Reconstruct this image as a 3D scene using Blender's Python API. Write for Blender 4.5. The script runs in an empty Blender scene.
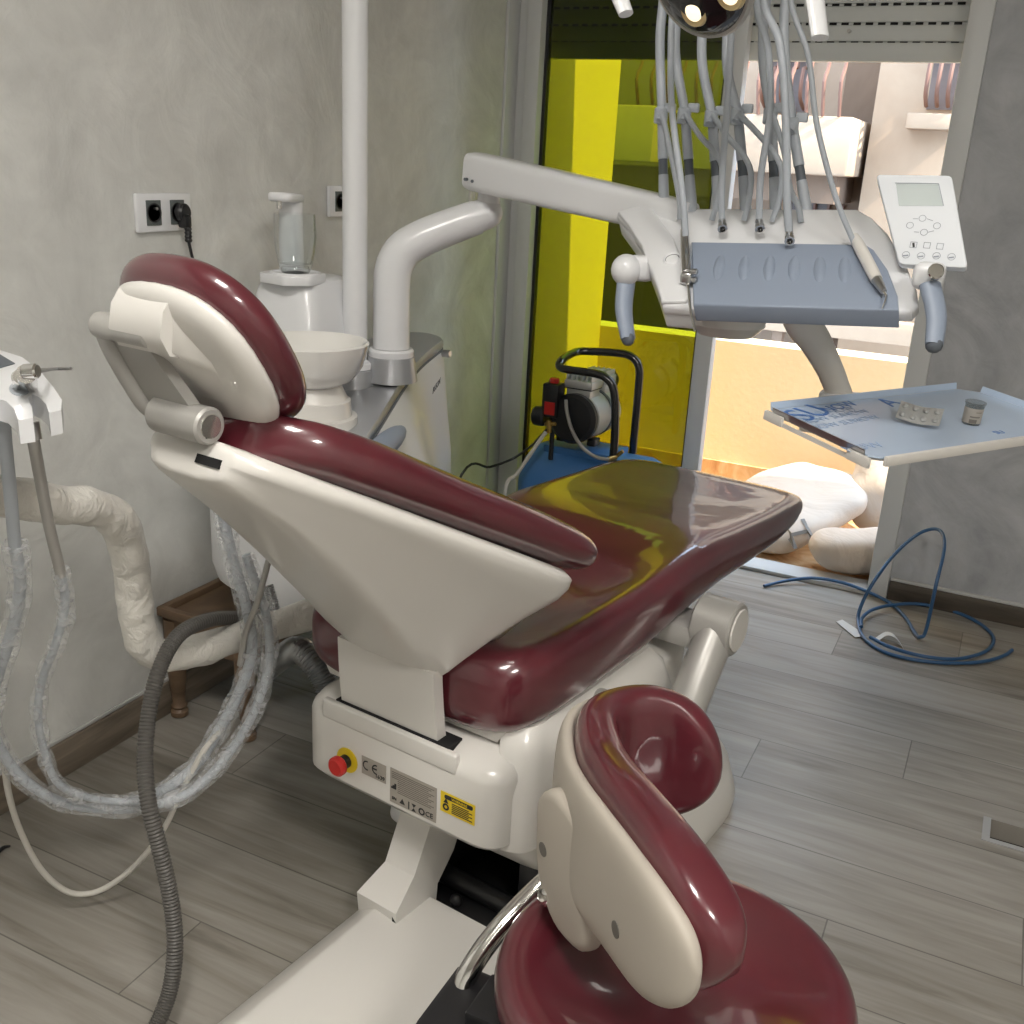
import bpy, bmesh, math, random
from mathutils import Vector, Matrix, noise
random.seed(7)
sc = bpy.context.scene
COL = sc.collection
PI = math.pi

# ------------------------------------------------------------------ camera
# survey of the photograph: right / down / forward axes of the camera in room axes
# (x along the window wall, y along the left wall towards the window, z up)
cr = Vector((0.895, 0.443, 0.050)); cdn = Vector((0.188, -0.272, -0.944)); cf = Vector((-0.404, 0.854, -0.327))
F = 1024.0
_up = -Vector((354-512, 3470-512, F)).normalized()
_yy = Vector((1043-512, 186-512, F)).normalized(); _yy = (_yy - _up*_yy.dot(_up)).normalized()
_xx = _yy.cross(_up)
EYE = Vector((0, 0, 1.34))
RM = Matrix((_xx, _yy, _up))             # camera (right, down, forward) -> room
cam = bpy.data.cameras.new('camera'); cam.lens = 36; cam.sensor_width = 36; cam.clip_start = 0.02
co = bpy.data.objects.new('camera', cam); COL.objects.link(co)
ax, ay, az = RM.col[0], -RM.col[1], -RM.col[2]
co.matrix_world = Matrix(((ax[0], ay[0], az[0], EYE[0]), (ax[1], ay[1], az[1], EYE[1]), (ax[2], ay[2], az[2], EYE[2]), (0, 0, 0, 1)))
sc.camera = co

def ray(px, py): return RM @ Vector(((px-512)/F, (py-512)/F, 1))
def at(px, py, x=None, y=None, z=None, d=None):
    "the point of the room that lies on a known plane x=, y=, z= or at a known distance d, from a sighting of the photograph"
    r = ray(px, py)
    if x is not None: t = (x-EYE.x)/r.x
    elif y is not None: t = (y-EYE.y)/r.y
    elif z is not None: t = (z-EYE.z)/r.z
    else: t = d
    return EYE + r*t
class Plane:
    "a flat face standing in the room: origin, two axes"
    def __init__(s, o, a, b):
        s.o = Vector(o); s.a = Vector(a).normalized(); b = Vector(b); s.b = (b - s.a*b.dot(s.a)).normalized(); s.n = s.a.cross(s.b)
    def uv(s, px, py):
        r = ray(px, py); t = (s.o-EYE).dot(s.n)/r.dot(s.n); p = EYE + r*t - s.o
        return (p.dot(s.a), p.dot(s.b))
    def w(s, u, v, h=0): return s.o + s.a*u + s.b*v + s.n*h
    def M(s): 
        m = Matrix.Identity(4)
        for i, c in enumerate((s.a, s.b, s.n, s.o)):
            for k in range(3): m[k][i] = c[k]
        return m

# ------------------------------------------------------------------ materials
def mat(name, col, rough=.5, metal=0, coat=0, spec=.5, trans=0, alpha=1, emit=None, es=0, coat_rough=.05, sub=0):
    m = bpy.data.materials.new(name); m.use_nodes = True
    b = m.node_tree.nodes['Principled BSDF']
    b.inputs['Base Color'].default_value = (*col, 1); b.inputs['Roughness'].default_value = rough; b.inputs['Metallic'].default_value = metal
    b.inputs['Coat Weight'].default_value = coat; b.inputs['Coat Roughness'].default_value = coat_rough; b.inputs['Specular IOR Level'].default_value = spec
    b.inputs['Transmission Weight'].default_value = trans; b.inputs['Alpha'].default_value = alpha
    if emit: b.inputs['Emission Color'].default_value = (*emit, 1); b.inputs['Emission Strength'].default_value = es
    return m
def nt(m): return m.node_tree.nodes, m.node_tree.links, m.node_tree.nodes['Principled BSDF']
def coords(m, scale=(1, 1, 1), kind='Object', rot=(0, 0, 0)):
    N, L, b = nt(m); t = N.new('ShaderNodeTexCoord'); mp = N.new('ShaderNodeMapping'); L.new(t.outputs[kind], mp.inputs['Vector'])
    mp.inputs['Scale'].default_value = scale; mp.inputs['Rotation'].default_value = rot
    return mp.outputs['Vector']
def noise_node(m, vec, scale, detail=4, rough=.5, dist=0):
    N, L, b = nt(m); n = N.new('ShaderNodeTexNoise'); L.new(vec, n.inputs['Vector'])
    n.inputs['Scale'].default_value = scale; n.inputs['Detail'].default_value = detail; n.inputs['Roughness'].default_value = rough; n.inputs['Distortion'].default_value = dist
    return n.outputs['Fac']
def ramp(m, fac, stops):
    N, L, b = nt(m); r = N.new('ShaderNodeValToRGB'); L.new(fac, r.inputs['Fac']); e = r.color_ramp.elements
    while len(e) < len(stops): e.new(.5)
    for q, (p, c) in zip(e, stops): q.position = p; q.color = (*c, 1)
    return r.outputs['Color']
def bump(m, h, strength=.3, dist=.01):
    N, L, b = nt(m); n = N.new('ShaderNodeBump'); L.new(h, n.inputs['Height']); n.inputs['Strength'].default_value = strength; n.inputs['Distance'].default_value = dist
    L.new(n.outputs['Normal'], b.inputs['Normal']); return n
def setcol(m, c): N, L, b = nt(m); L.new(c, b.inputs['Base Color'])

def stucco(name, c0, c1, rough):
    m = mat(name, c0, rough, spec=.4); v = coords(m)
    a = noise_node(m, v, 3.0, 6, .55, 1.8); c = noise_node(m, v, 9, 5, .55, 1.2)
    N, L, b = nt(m); mx = N.new('ShaderNodeMath'); mx.operation = 'MULTIPLY_ADD'; L.new(c, mx.inputs[0]); mx.inputs[1].default_value = .45; L.new(a, mx.inputs[2])
    setcol(m, ramp(m, mx.outputs[0], [(.45, c0), (.95, c1)]))
    bump(m, mx.outputs[0], .35, .02)
    return m
M = {}
M['wall_l'] = stucco('pearl_stucco', (.56, .56, .54), (.75, .755, .73), .40)
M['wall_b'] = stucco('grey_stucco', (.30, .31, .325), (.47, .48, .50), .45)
M['paint'] = mat('white_paint', (.72, .70, .66), .7)
def wood_floor():
    m = mat('grey_oak_laminate', (.3, .28, .25), .38, spec=.45)
    N, L, b = nt(m); v = coords(m)
    sx = N.new('ShaderNodeSeparateXYZ'); L.new(v, sx.inputs[0])
    def mth(op, a, c=None, d=None):
        n = N.new('ShaderNodeMath'); n.operation = op
        for i, q in enumerate((a, c, d)):
            if q is None: continue
            if isinstance(q, (int, float)): n.inputs[i].default_value = q
            else: L.new(q, n.inputs[i])
        return n.outputs[0]
    row = mth('DIVIDE', mth('SUBTRACT', sx.outputs['Y'], 1.951), .195)
    ri = mth('FLOOR', row); rf = mth('SUBTRACT', row, ri)
    off = mth('FRACT', mth('MULTIPLY', ri, .736))
    colx = mth('ADD', mth('DIVIDE', mth('ADD', sx.outputs['X'], .197), 1.28), off)
    ci = mth('FLOOR', colx); cfx = mth('SUBTRACT', colx, ci)
    wn = N.new('ShaderNodeTexWhiteNoise'); wn.noise_dimensions = '2D'
    cb = N.new('ShaderNodeCombineXYZ'); L.new(ri, cb.inputs[0]); L.new(ci, cb.inputs[1]); L.new(cb.outputs[0], wn.inputs['Vector'])
    g = N.new('ShaderNodeCombineXYZ'); L.new(mth('MULTIPLY', sx.outputs['X'], 1.6), g.inputs[0]); L.new(mth('MULTIPLY', sx.outputs['Y'], 22), g.inputs[1]); L.new(mth('MULTIPLY', wn.outputs['Value'], 37), g.inputs[2])
    n1 = noise_node(m, g.outputs[0], 1.2, 8, .6, .8)
    g2 = N.new('ShaderNodeCombineXYZ'); L.new(mth('MULTIPLY', sx.outputs['X'], 1.1), g2.inputs[0]); L.new(mth('MULTIPLY', sx.outputs['Y'], 5), g2.inputs[1]); L.new(mth('MULTIPLY', wn.outputs['Value'], 17), g2.inputs[2])
    n2 = noise_node(m, g2.outputs[0], 1.6, 3, .5, 1.2)
    f = mth('ADD', mth('ADD', mth('MULTIPLY', n1, .62), mth('MULTIPLY', n2, .38)), mth('MULTIPLY', mth('SUBTRACT', wn.outputs['Value'], .5), .10))
    c = ramp(m, f, [(.25, (.115, .100, .082)), (.45, (.255, .235, .205)), (.62, (.345, .325, .295)), (.8, (.40, .38, .35))])
    e1 = mth('LESS_THAN', rf, .014); e2 = mth('LESS_THAN', cfx, .0022)
    ed = mth('MAXIMUM', e1, e2)
    mx = N.new('ShaderNodeMix'); mx.data_type = 'RGBA'; L.new(mth('MULTIPLY', ed, .6), mx.inputs['Factor']); L.new(c, mx.inputs[6]); mx.inputs[7].default_value = (.05, .045, .04, 1)
    L.new(mx.outputs[2], b.inputs['Base Color'])
    bump(m, n1, .08, .004)
    return m
M['floor'] = wood_floor()
def grain(name, c0, c1, sc_=(1.5, 18, 18), rough=.5, big=1.5):
    m = mat(name, c0, rough); v = coords(m, sc_); n = noise_node(m, v, big, 7, .6, .7); setcol(m, ramp(m, n, [(.3, c0), (.7, c1)])); return m
M['skirt'] = grain('brown_oak_skirting', (.12, .095, .07), (.27, .225, .175), (2, 2, 22))
M['skirt_d'] = grain('dark_oak_skirting', (.045, .036, .028), (.11, .09, .07), (2, 22, 22))
M['oldwood'] = grain('old_brown_wood', (.075, .048, .028), (.21, .135, .082), (3, 3, 10), .5)
M['white'] = mat('white_plastic', (.71, .69, .655), .28, coat=.35)
M['panelwhite'] = mat('matt_white_panel', (.74, .77, .81), .55, spec=.3)
M['white2'] = mat('bright_white_plastic', (.77, .78, .80), .3, coat=.3)
M['cream'] = mat('stool_shell_plastic', (.44, .40, .345), .5)
M['grey'] = mat('blue_grey_plastic', (.27, .32, .41), .45)
M['lgrey'] = mat('hose_grey', (.42, .455, .50), .4)
M['dgrey'] = mat('dark_grey_rubber', (.10, .115, .135), .5)
M['silver'] = mat('silver_paint', (.42, .43, .45), .35, metal=.55)
M['satin'] = mat('satin_silver_plastic', (.43, .42, .40), .38, metal=.3)
M['chrome'] = mat('chrome', (.75, .74, .72), .12, metal=1)
M['steel'] = mat('brushed_steel', (.5, .5, .5), .3, metal=1)
M['black'] = mat('black_plastic', (.012, .012, .014), .35)
M['blackhole'] = mat('dark_void', (.006, .006, .007), .8)
M['blackmetal'] = mat('black_enamel', (.012, .012, .013), .22, coat=.5)
M['red'] = mat('red_plastic', (.55, .02, .015), .4)
M['yellow'] = mat('yellow_label', (.80, .58, .02), .5)
M['label'] = mat('grey_label', (.36, .33, .29), .5)
M['ink'] = mat('ink', (.02, .02, .022), .6)
M['inkgrey'] = mat('grey_ink', (.30, .33, .38), .6)
M['inkblue'] = mat('blue_ink', (.05, .17, .50), .5)
M['inkpale'] = mat('pale_blue_ink', (.26, .38, .60), .5)
M['film'] = mat('pale_blue_film', (.52, .64, .82), .25, coat=.4)
M['blue'] = mat('blue_enamel', (.06, .19, .46), .4)
M['cable'] = mat('blue_cable', (.035, .105, .23), .4)
M['wcable'] = mat('white_cable', (.62, .60, .55), .5)
M['frame'] = mat('grey_white_aluminium', (.58, .59, .59), .4)
M['shutter'] = mat('grey_shutter', (.60, .62, .61), .5)
M['ceramic'] = mat('white_ceramic', (.80, .79, .76), .12, coat=.6)
M['wrap'] = mat('white_foam_wrap', (.76, .74, .69), .35, coat=.3)
bump(M['wrap'], noise_node(M['wrap'], coords(M['wrap'], (1, 1, 1)), 30, 4, .6, 1.0), .7, .012)
M['corr'] = mat('grey_corrugated_plastic', (.095, .09, .083), .5)
M['alu'] = mat('aluminium_casting', (.50, .50, .49), .42, metal=.5)
M['conduit'] = mat('galvanised_conduit', (.40, .41, .42), .3, metal=.9)
def maroon():
    m = mat('maroon_vinyl', (.10, .012, .02), .30, coat=1.0, coat_rough=.045, spec=.5)
    v = coords(m); n = noise_node(m, v, 5, 3, .5, 1.5)
    setcol(m, ramp(m, n, [(.3, (.082, .012, .019)), (.7, (.115, .017, .026))]))
    n2 = noise_node(m, v, 9, 2, .5, 1.0)
    N, L, b = nt(m); bn = N.new('ShaderNodeBump'); L.new(n2, bn.inputs['Height']); bn.inputs['Strength'].default_value = .10; bn.inputs['Distance'].default_value = .01
    L.new(bn.outputs['Normal'], b.inputs['Coat Normal'])
    return m
M['maroon'] = maroon()
def glassy(name, tint, rough=.02, gloss=1.0):
    m = bpy.data.materials.new(name); m.use_nodes = True; N = m.node_tree.nodes; L = m.node_tree.links
    N.remove(N['Principled BSDF']); o = N['Material Output']
    t = N.new('ShaderNodeBsdfTransparent'); t.inputs['Color'].default_value = (*tint, 1)
    g = N.new('ShaderNodeBsdfGlossy'); g.inputs['Roughness'].default_value = rough
    f = N.new('ShaderNodeLayerWeight'); f.inputs['Blend'].default_value = .5
    pw = N.new('ShaderNodeMath'); pw.operation = 'POWER'; L.new(f.outputs['Facing'], pw.inputs[0]); pw.inputs[1].default_value = 4
    mu = N.new('ShaderNodeMath'); mu.operation = 'MULTIPLY_ADD'; L.new(pw.outputs[0], mu.inputs[0]); mu.inputs[1].default_value = .55*gloss; mu.inputs[2].default_value = .035
    x = N.new('ShaderNodeMixShader'); L.new(mu.outputs[0], x.inputs[0]); L.new(t.outputs[0], x.inputs[1]); L.new(g.outputs[0], x.inputs[2]); L.new(x.outputs[0], o.inputs['Surface'])
    return m
M['tint'] = glassy('yellow_green_tinted_glass', (.39, .44, .095))
M['glass'] = glassy('clear_glass', (.97, .98, .98), .02, 2.2)
def plastic_wrap():
    m = bpy.data.materials.new('clear_plastic_wrap'); m.use_nodes = True; N = m.node_tree.nodes; L = m.node_tree.links
    b = N['Principled BSDF']; b.inputs['Base Color'].default_value = (.86, .88, .90, 1); b.inputs['Roughness'].default_value = .10
    t = N.new('ShaderNodeBsdfTransparent'); x = N.new('ShaderNodeMixShader')
    tc = N.new('ShaderNodeTexCoord'); n = N.new('ShaderNodeTexNoise'); n.inputs['Scale'].default_value = 45; n.inputs['Detail'].default_value = 4; n.inputs['Distortion'].default_value = 1.2
    L.new(tc.outputs['Object'], n.inputs['Vector'])
    r = N.new('ShaderNodeMapRange'); L.new(n.outputs['Fac'], r.inputs['Value']); r.inputs['From Min'].default_value = .3; r.inputs['From Max'].default_value = .7; r.inputs['To Min'].default_value = .06; r.inputs['To Max'].default_value = .42
    L.new(r.outputs[0], x.inputs[0]); L.new(t.outputs[0], x.inputs[1]); L.new(b.outputs[0], x.inputs[2]); L.new(x.outputs[0], N['Material Output'].inputs['Surface'])
    bp = N.new('ShaderNodeBump'); L.new(n.outputs['Fac'], bp.inputs['Height']); bp.inputs['Strength'].default_value = 1; bp.inputs['Distance'].default_value = .012; L.new(bp.outputs['Normal'], b.inputs['Normal'])
    return m
M['pwrap'] = plastic_wrap()
M['parapet'] = mat('cream_render', (.84, .67, .44), .85)
bump(M['parapet'], noise_node(M['parapet'], coords(M['parapet']), 60, 3), .12, .005)
M['sidewall'] = mat('yellow_side_render', (.82, .56, .20), .85)
def marble():
    m = mat('orange_marble_tile', (.6, .4, .2), .35); n = noise_node(m, coords(m, (2, 2, 2)), 3, 6, .6, 2)
    setcol(m, ramp(m, n, [(.3, (.40, .19, .07)), (.5, (.58, .36, .18)), (.7, (.70, .54, .34))])); return m
M['tile'] = marble()
M['sack'] = mat('white_woven_sack', (.56, .47, .385), .7)
bump(M['sack'], noise_node(M['sack'], coords(M['sack']), 5, 4, .5, 1.5), .35, .03)
def facade(name, a, b_):
    m = mat(name, a, .9); n = noise_node(m, coords(m), 1.2, 6, .65, .5); setcol(m, ramp(m, n, [(.35, a), (.65, b_)])); return m
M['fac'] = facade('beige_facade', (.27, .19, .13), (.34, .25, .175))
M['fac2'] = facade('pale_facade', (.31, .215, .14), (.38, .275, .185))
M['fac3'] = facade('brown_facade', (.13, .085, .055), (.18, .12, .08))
M['facdark'] = mat('dark_window', (.10, .075, .065), .4)  # plain dark brown panes
M['iron'] = mat('rusty_grille', (.15, .07, .045), .6)
M['lampfront'] = mat('dark_lamp_cover', (.012, .012, .014), .08, coat=.6)
M['led'] = mat('warm_led', (.9, .85, .7), .3, emit=(1, .80, .55), es=.55)
M['lamp_panel'] = mat('ceiling_lamp_glow', (.9, .9, .9), .5, emit=(1, .93, .82), es=6)

# ------------------------------------------------------------------ geometry helpers: (verts, faces)
def join(*gs):
    v, f = [], []
    for g in gs:
        n = len(v); v += [Vector(p) for p in g[0]]; f += [[i+n for i in q] for q in g[1]]
    return v, f
def xf(g, m): return [m @ Vector(p) for p in g[0]], g[1]
def from_bm(bm):
    bm.verts.index_update(); g = ([v.co.copy() for v in bm.verts], [[v.index for v in f.verts] for f in bm.faces]); bm.free(); return g
def box(c, s, r=0, seg=2, m=None):
    bm = bmesh.new(); bmesh.ops.create_cube(bm, size=1)
    for v in bm.verts: v.co = Vector((v.co.x*s[0], v.co.y*s[1], v.co.z*s[2]))
    if r: bmesh.ops.bevel(bm, geom=bm.edges[:], offset=min(r, .49*min(s)), segments=seg, profile=.5, affect='EDGES')
    g = from_bm(bm)
    if m is not None: g = xf(g, m)
    return [p + Vector(c) for p in g[0]], g[1]
def span(a, b, r=0, seg=2): return box([(a[i]+b[i])/2 for i in range(3)], [abs(b[i]-a[i]) for i in range(3)], r, seg)
def prism(pts, h, r=0, seg=2, m=None):
    "outline pts (u,v) extruded from 0 to h with bevelled rims"
    bm = bmesh.new(); vs = [bm.verts.new((p[0], p[1], 0)) for p in pts]; f = bm.faces.new(vs)
    bmesh.ops.recalc_face_normals(bm, faces=[f])
    e = bmesh.ops.extrude_face_region(bm, geom=[f]); tv = [q for q in e['geom'] if isinstance(q, bmesh.types.BMVert)]
    bmesh.ops.translate(bm, verts=tv, vec=(0, 0, h)); bmesh.ops.recalc_face_normals(bm, faces=bm.faces[:])
    if r:
        ed = [q for q in bm.edges if abs(q.verts[0].co.z-q.verts[1].co.z) < 1e-7]
        bmesh.ops.bevel(bm, geom=ed, offset=r, segments=seg, profile=.5, affect='EDGES')
    g = from_bm(bm); return xf(g, m) if m is not None else g
def ngon_round(pts, r, n=4):
    "round the corners of a 2D outline"
    out = []; k = len(pts)
    for i in range(k):
        p0, p, p1 = Vector(pts[i-1]), Vector(pts[i]), Vector(pts[(i+1) % k]); a, b = p0-p, p1-p
        q = min(r, a.length*.45, b.length*.45); s, e = p+a.normalized()*q, p+b.normalized()*q
        for j in range(n+1):
            t = j/n; out.append((1-t)**2*s + 2*t*(1-t)*p + t*t*e)
    return out
def loft(rings, cap=True, loop=False):
    n = len(rings[0]); v = [Vector(p) for r in rings for p in r]; f = []; k = len(rings)
    for i in range(k if loop else k-1):
        for j in range(n):
            a, b = i*n, ((i+1) % k)*n
            f.append([a+j, a+(j+1) % n, b+(j+1) % n, b+j])
    if cap and not loop: f.append(list(range(n))[::-1]); f.append([(k-1)*n+j for j in range(n)])
    return v, f
def crom(pts, sub=6):
    p = [Vector(q) for q in pts]; p = [p[0]*2-p[1]] + p + [p[-1]*2-p[-2]]; out = []
    for i in range(1, len(p)-2):
        for j in range(sub):
            t = j/sub; a, b, c, d = p[i-1], p[i], p[i+1], p[i+2]
            out.append(.5*((2*b) + (c-a)*t + (2*a-5*b+4*c-d)*t*t + (3*b-a-3*c+d)*t**3))
    out.append(p[-2]); return out
def frames(p):
    T = []
    for i in range(len(p)):
        d = p[min(i+1, len(p)-1)] - p[max(i-1, 0)]; T.append(d.normalized() if d.length > 1e-9 else Vector((0, 0, 1)))
    u = T[0].orthogonal().normalized(); U = []
    for t in T: u = (u - t*u.dot(t)).normalized(); U.append(u.copy())
    return T, U
def tube(pts, r, n=10, sub=6, jit=0, flat=1.0, upv=None):
    p = crom(pts, sub) if sub > 1 else [Vector(q) for q in pts]; T, U = frames(p); rings = []
    for i, q in enumerate(p):
        if callable(r): rr = r(i/(len(p)-1))
        elif isinstance(r, (list, tuple)): s = i/(len(p)-1)*(len(r)-1); k = min(int(s), len(r)-2); rr = r[k]+(r[k+1]-r[k])*(s-k)
        else: rr = r
        u = U[i]; 
        if upv is not None: u = (Vector(upv)-T[i]*Vector(upv).dot(T[i])).normalized()
        w = T[i].cross(u); ring = []
        for j in range(n):
            a = 2*PI*j/n; k = rr
            if jit: k = rr*(1+jit*noise.noise(q*22 + Vector((math.cos(a), math.sin(a), i*.13))*1.3))
            ring.append(q + u*math.cos(a)*k + w*math.sin(a)*k*flat)
        rings.append(ring)
    return loft(rings)
def lathe(prof, n=32, c=(0, 0, 0), axis=(0, 0, 1), cap=True):
    g = loft([[Vector((max(r, 1e-5)*math.cos(2*PI*j/n), max(r, 1e-5)*math.sin(2*PI*j/n), z)) for j in range(n)] for r, z in prof], cap)
    q = Vector((0, 0, 1)).rotation_difference(Vector(axis).normalized()).to_matrix().to_4x4()
    return xf(g, Matrix.Translation(Vector(c)) @ q)
def cyl(a, b, r, n=20, bev=0, r2=None):
    a, b = Vector(a), Vector(b); L_ = (b-a).length; r2 = r if r2 is None else r2
    prof = [(r-bev, 0), (r, bev), (r2, L_-bev), (r2-bev, L_)] if bev else [(r, 0), (r2, L_)]
    return lathe(prof, n, a, b-a)
def sphere(c, r, n=16, s=(1, 1, 1)):
    prof = [(r*math.sin(PI*i/(n//2)), -r*math.cos(PI*i/(n//2))) for i in range(n//2+1)]
    g = lathe(prof, n); return [Vector((p[0]*s[0], p[1]*s[1], p[2]*s[2]))+Vector(c) for p in g[0]], g[1]

# ------------------------------------------------------------------ objects
def rootmat(o):
    m = Matrix.Identity(4)
    while o is not None: m = o.matrix_basis @ m; o = o.parent
    return m
def thing(name, label, cat, loc=(0, 0, 0), rz=0, group=None):
    o = bpy.data.objects.new(name, None); o.empty_display_size = .05; COL.objects.link(o); o.location = loc; o.rotation_euler = (0, 0, rz)
    o.matrix_basis = Matrix.Translation(Vector(loc)) @ Matrix.Rotation(rz, 4, 'Z')
    o['label'] = label; o['category'] = cat
    if group: o['group'] = group
    return o
def obj(name, g, m, parent=None, subd=0, ang=38, label=None):
    v, f = g; W = rootmat(parent).inverted() if parent is not None else None
    if parent is None:
        xs = [p[0] for p in v]; ys = [p[1] for p in v]; zs = [p[2] for p in v]
        base = Vector(((min(xs)+max(xs))/2, (min(ys)+max(ys))/2, min(zs))); W = Matrix.Translation(-base)
    me = bpy.data.meshes.new(name); me.from_pydata([W @ Vector(p) for p in v], [], f); me.update()
    bm = bmesh.new(); bm.from_mesh(me); bmesh.ops.recalc_face_normals(bm, faces=bm.faces[:]); bm.to_mesh(me); bm.free()
    me.polygons.foreach_set('use_smooth', [True]*len(me.polygons))
    if not subd: me.set_sharp_from_angle(angle=math.radians(ang))
    me.materials.append(M[m] if isinstance(m, str) else m)
    o = bpy.data.objects.new(name, me); COL.objects.link(o)
    if parent is None: o.location = base
    else: o.parent = parent
    if subd: s = o.modifiers.new('smooth', 'SUBSURF'); s.levels = s.render_levels = subd
    if label: o['label'] = label
    return o
def tag(o, label, cat, group=None):
    o['label'] = label; o['category'] = cat
    if group: o['group'] = group
    return o
def struct(name, g, m, parent=None, **k):
    o = obj(name, g, m, parent, **k)
    if parent is None: o['kind'] = 'structure'
    return o
def text_geo(s, size, mtx, align='CENTER', ext=.0003):
    c = bpy.data.curves.new('t', 'FONT'); c.body = s; c.size = size; c.align_x = align; c.align_y = 'CENTER'; c.extrude = ext; c.resolution_u = 3
    o = bpy.data.objects.new('t', c); COL.objects.link(o); dg = bpy.context.evaluated_depsgraph_get(); me = bpy.data.meshes.new_from_object(o.evaluated_get(dg))
    g = ([mtx @ v.co for v in me.vertices], [list(p.vertices) for p in me.polygons]); bpy.data.objects.remove(o); bpy.data.meshes.remove(me); return g
#@@PARTS@@
# ================================================================== THE ROOM
WL, WB = -1.70, 3.44                       # left wall plane x, window wall plane y
WR, WF, HC = 2.7, -2.2, 2.75
HX0, HX1, HY0, HY1 = .150, .95, 2.150, 2.240   # gap left by a missing strip of laminate
fl = join(span((WL-.2, WF-.2, -.12), (HX0, WB+.06, 0)), span((HX1, WF-.2, -.12), (WR+.2, WB+.06, 0)),
          span((HX0, WF-.2, -.12), (HX1, HY0, 0)), span((HX0, HY1, -.12), (HX1, WB+.06, 0)))
struct('floor', fl, 'floor')
M['subfloor'] = mat('shade_dark_subfloor', (.016, .011, .008), .9); M['rim'] = mat('pale_cut_edge', (.36, .36, .36), .6)  # subfloor near black: shade inside the gap is put into its colour
struct('trim_1', join(span((HX0, HY0, -.10), (HX1, HY1, -.045))), 'subfloor')
struct('trim_2', join(span((HX0-.004, HY0-.004, -.002), (HX0+.012, HY1+.002, .002)), span((HX0+.012, HY0-.004, -.002), (HX1, HY0+.010, .002))), 'rim')
struct('wall_left', span((WL-.12, WF, 0), (WL, WB, HC)), 'wall_l')
struct('wall_right', span((WR, WF, 0), (WR+.12, WB, HC)), 'wall_l')
struct('wall_front', span((WL-.12, WF-.12, 0), (WR+.12, WF, HC)), 'wall_l')
DX0, DX1, DH = -1.70, -.213, 2.25
struct('wall_back', span((DX1, WB, 0), (WR+.12, WB+.26, HC)), 'wall_b')
struct('wall_above_door', span((DX0-.12, WB, DH), (DX1, WB+.26, HC)), 'wall_b')
struct('ceiling', span((WL-.12, WF-.12, HC), (WR+.12, WB+.26, HC+.1)), 'paint')
struct('baseboard_left', span((WL, WF, 0), (WL+.014, WB-.10, .085), .003), 'skirt')
struct('baseboard_back', span((DX1+.003, WB-.016, 0), (WR, WB, .066), .003), 'skirt_d')
M['bead'] = mat('white_caulk', (.50, .50, .49), .6)
struct('trim_3', span((DX1+.003, WB-.012, .066), (WR, WB, .078), .003), 'bead')
struct('trim_4', span((WL, WF, .085), (WL+.007, WB-.10, .094), .002), 'bead')
# sliding glass door
fr = join(span((WL+.045, WB-.03, 0), (-1.603, WB+.07, DH), .004), span((-.278, WB-.02, 0), (DX1, WB+.07, DH), .004),
          span((WL, WB-.02, DH-.06), (DX1, WB+.07, DH), .004), span((WL, WB-.10, 0), (WL+.012, WB-.015, DH), .003),
          span((WL, WB-.015, 0), (WL+.05, WB+.06, DH)))
d = struct('door_1', fr, 'frame')
struct('sash', join(span((-.968, WB+.0, .02), (-.908, WB+.05, DH-.06), .004), span((-1.6, WB+.01, DH-.12), (-.968, WB+.045, DH-.06)), span((-1.6, WB+.01, .02), (-.968, WB+.045, .09))), 'frame', d)
struct('gasket', join(span((-1.603, WB+.012, .02), (-1.592, WB+.04, DH-.06)), span((-.975, WB+.015, .09), (-.968, WB+.035, DH-.12))), 'black', d)
struct('pane', span((-1.595, WB+.022, .08), (-.968, WB+.028, DH-.1)), 'tint', d)
struct('threshold', span((-1.603, WB-.02, 0), (-.278, WB+.09, .014), .004), 'bead', d)
# outlets and switch on the left wall
def outlet_face(o, yc, zc, m_in):
    obj('socket_face', span((WL+.012, yc-.021, zc-.026), (WL+.0145, yc+.021, zc+.026), .001), m_in, o)
    obj('socket_well', lathe([(0, 0), (.0165, 0), (.0185, .0006), (.0195, .0012), (.0205, .0008), (.0205, 0)], 24, (WL+.0146, yc, zc), (1, 0, 0)), 'ink', o)
    obj('earth_pin', cyl((WL+.0146, yc, zc+.009), (WL+.024, yc, zc+.009), .003, 8), 'steel', o)
M['sock'] = mat('charcoal_socket', (.10, .115, .115), .45)
def outlet(py0, label, zc):
    t = thing('wall_socket', label, 'socket', (WL, py0+.08, zc-.04), 0, 'double sockets on the left wall')
    obj('frame', span((WL+.0005, py0, zc-.04), (WL+.012, py0+.16, zc+.04), .004), 'white2', t)
    for k in (.045, .115): outlet_face(t, py0+k, zc, 'sock')
    return t
o1y = at(133, 210, x=WL).y; o2y = at(326, 198, x=WL).y
outlet(o1y, 'white double wall socket with a black plug in its right half', 1.19)
outlet(o2y, 'white double wall socket half hidden behind the tall white pole', 1.205)
sw = thing('light_switch', 'cream light switch under the end of the white swing arm', 'switch', (WL, 3.17, 1.19))
obj('frame', span((WL+.0005, 3.125, 1.185), (WL+.010, 3.205, 1.265), .003), 'white', sw)
obj('rocker', span((WL+.010, 3.142, 1.202), (WL+.014, 3.188, 1.248), .002), 'white', sw)
pg = thing('power_plug', 'black plug with ribbed collar and cord in the left double socket', 'plug', (WL+.015, o1y+.115, 1.19))
obj('plug_body', join(cyl((WL+.015, o1y+.118, 1.19), (WL+.036, o1y+.118, 1.19), .0195, 20, .005), box((WL+.030, o1y+.118, 1.172), (.024, .022, .03), .006)), 'black', pg)
obj('strain_relief', lathe([(.0085 if i % 2 else .0065, -i*.004) for i in range(9)], 14, (WL+.038, o1y+.118, 1.16)), 'black', pg)
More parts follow.
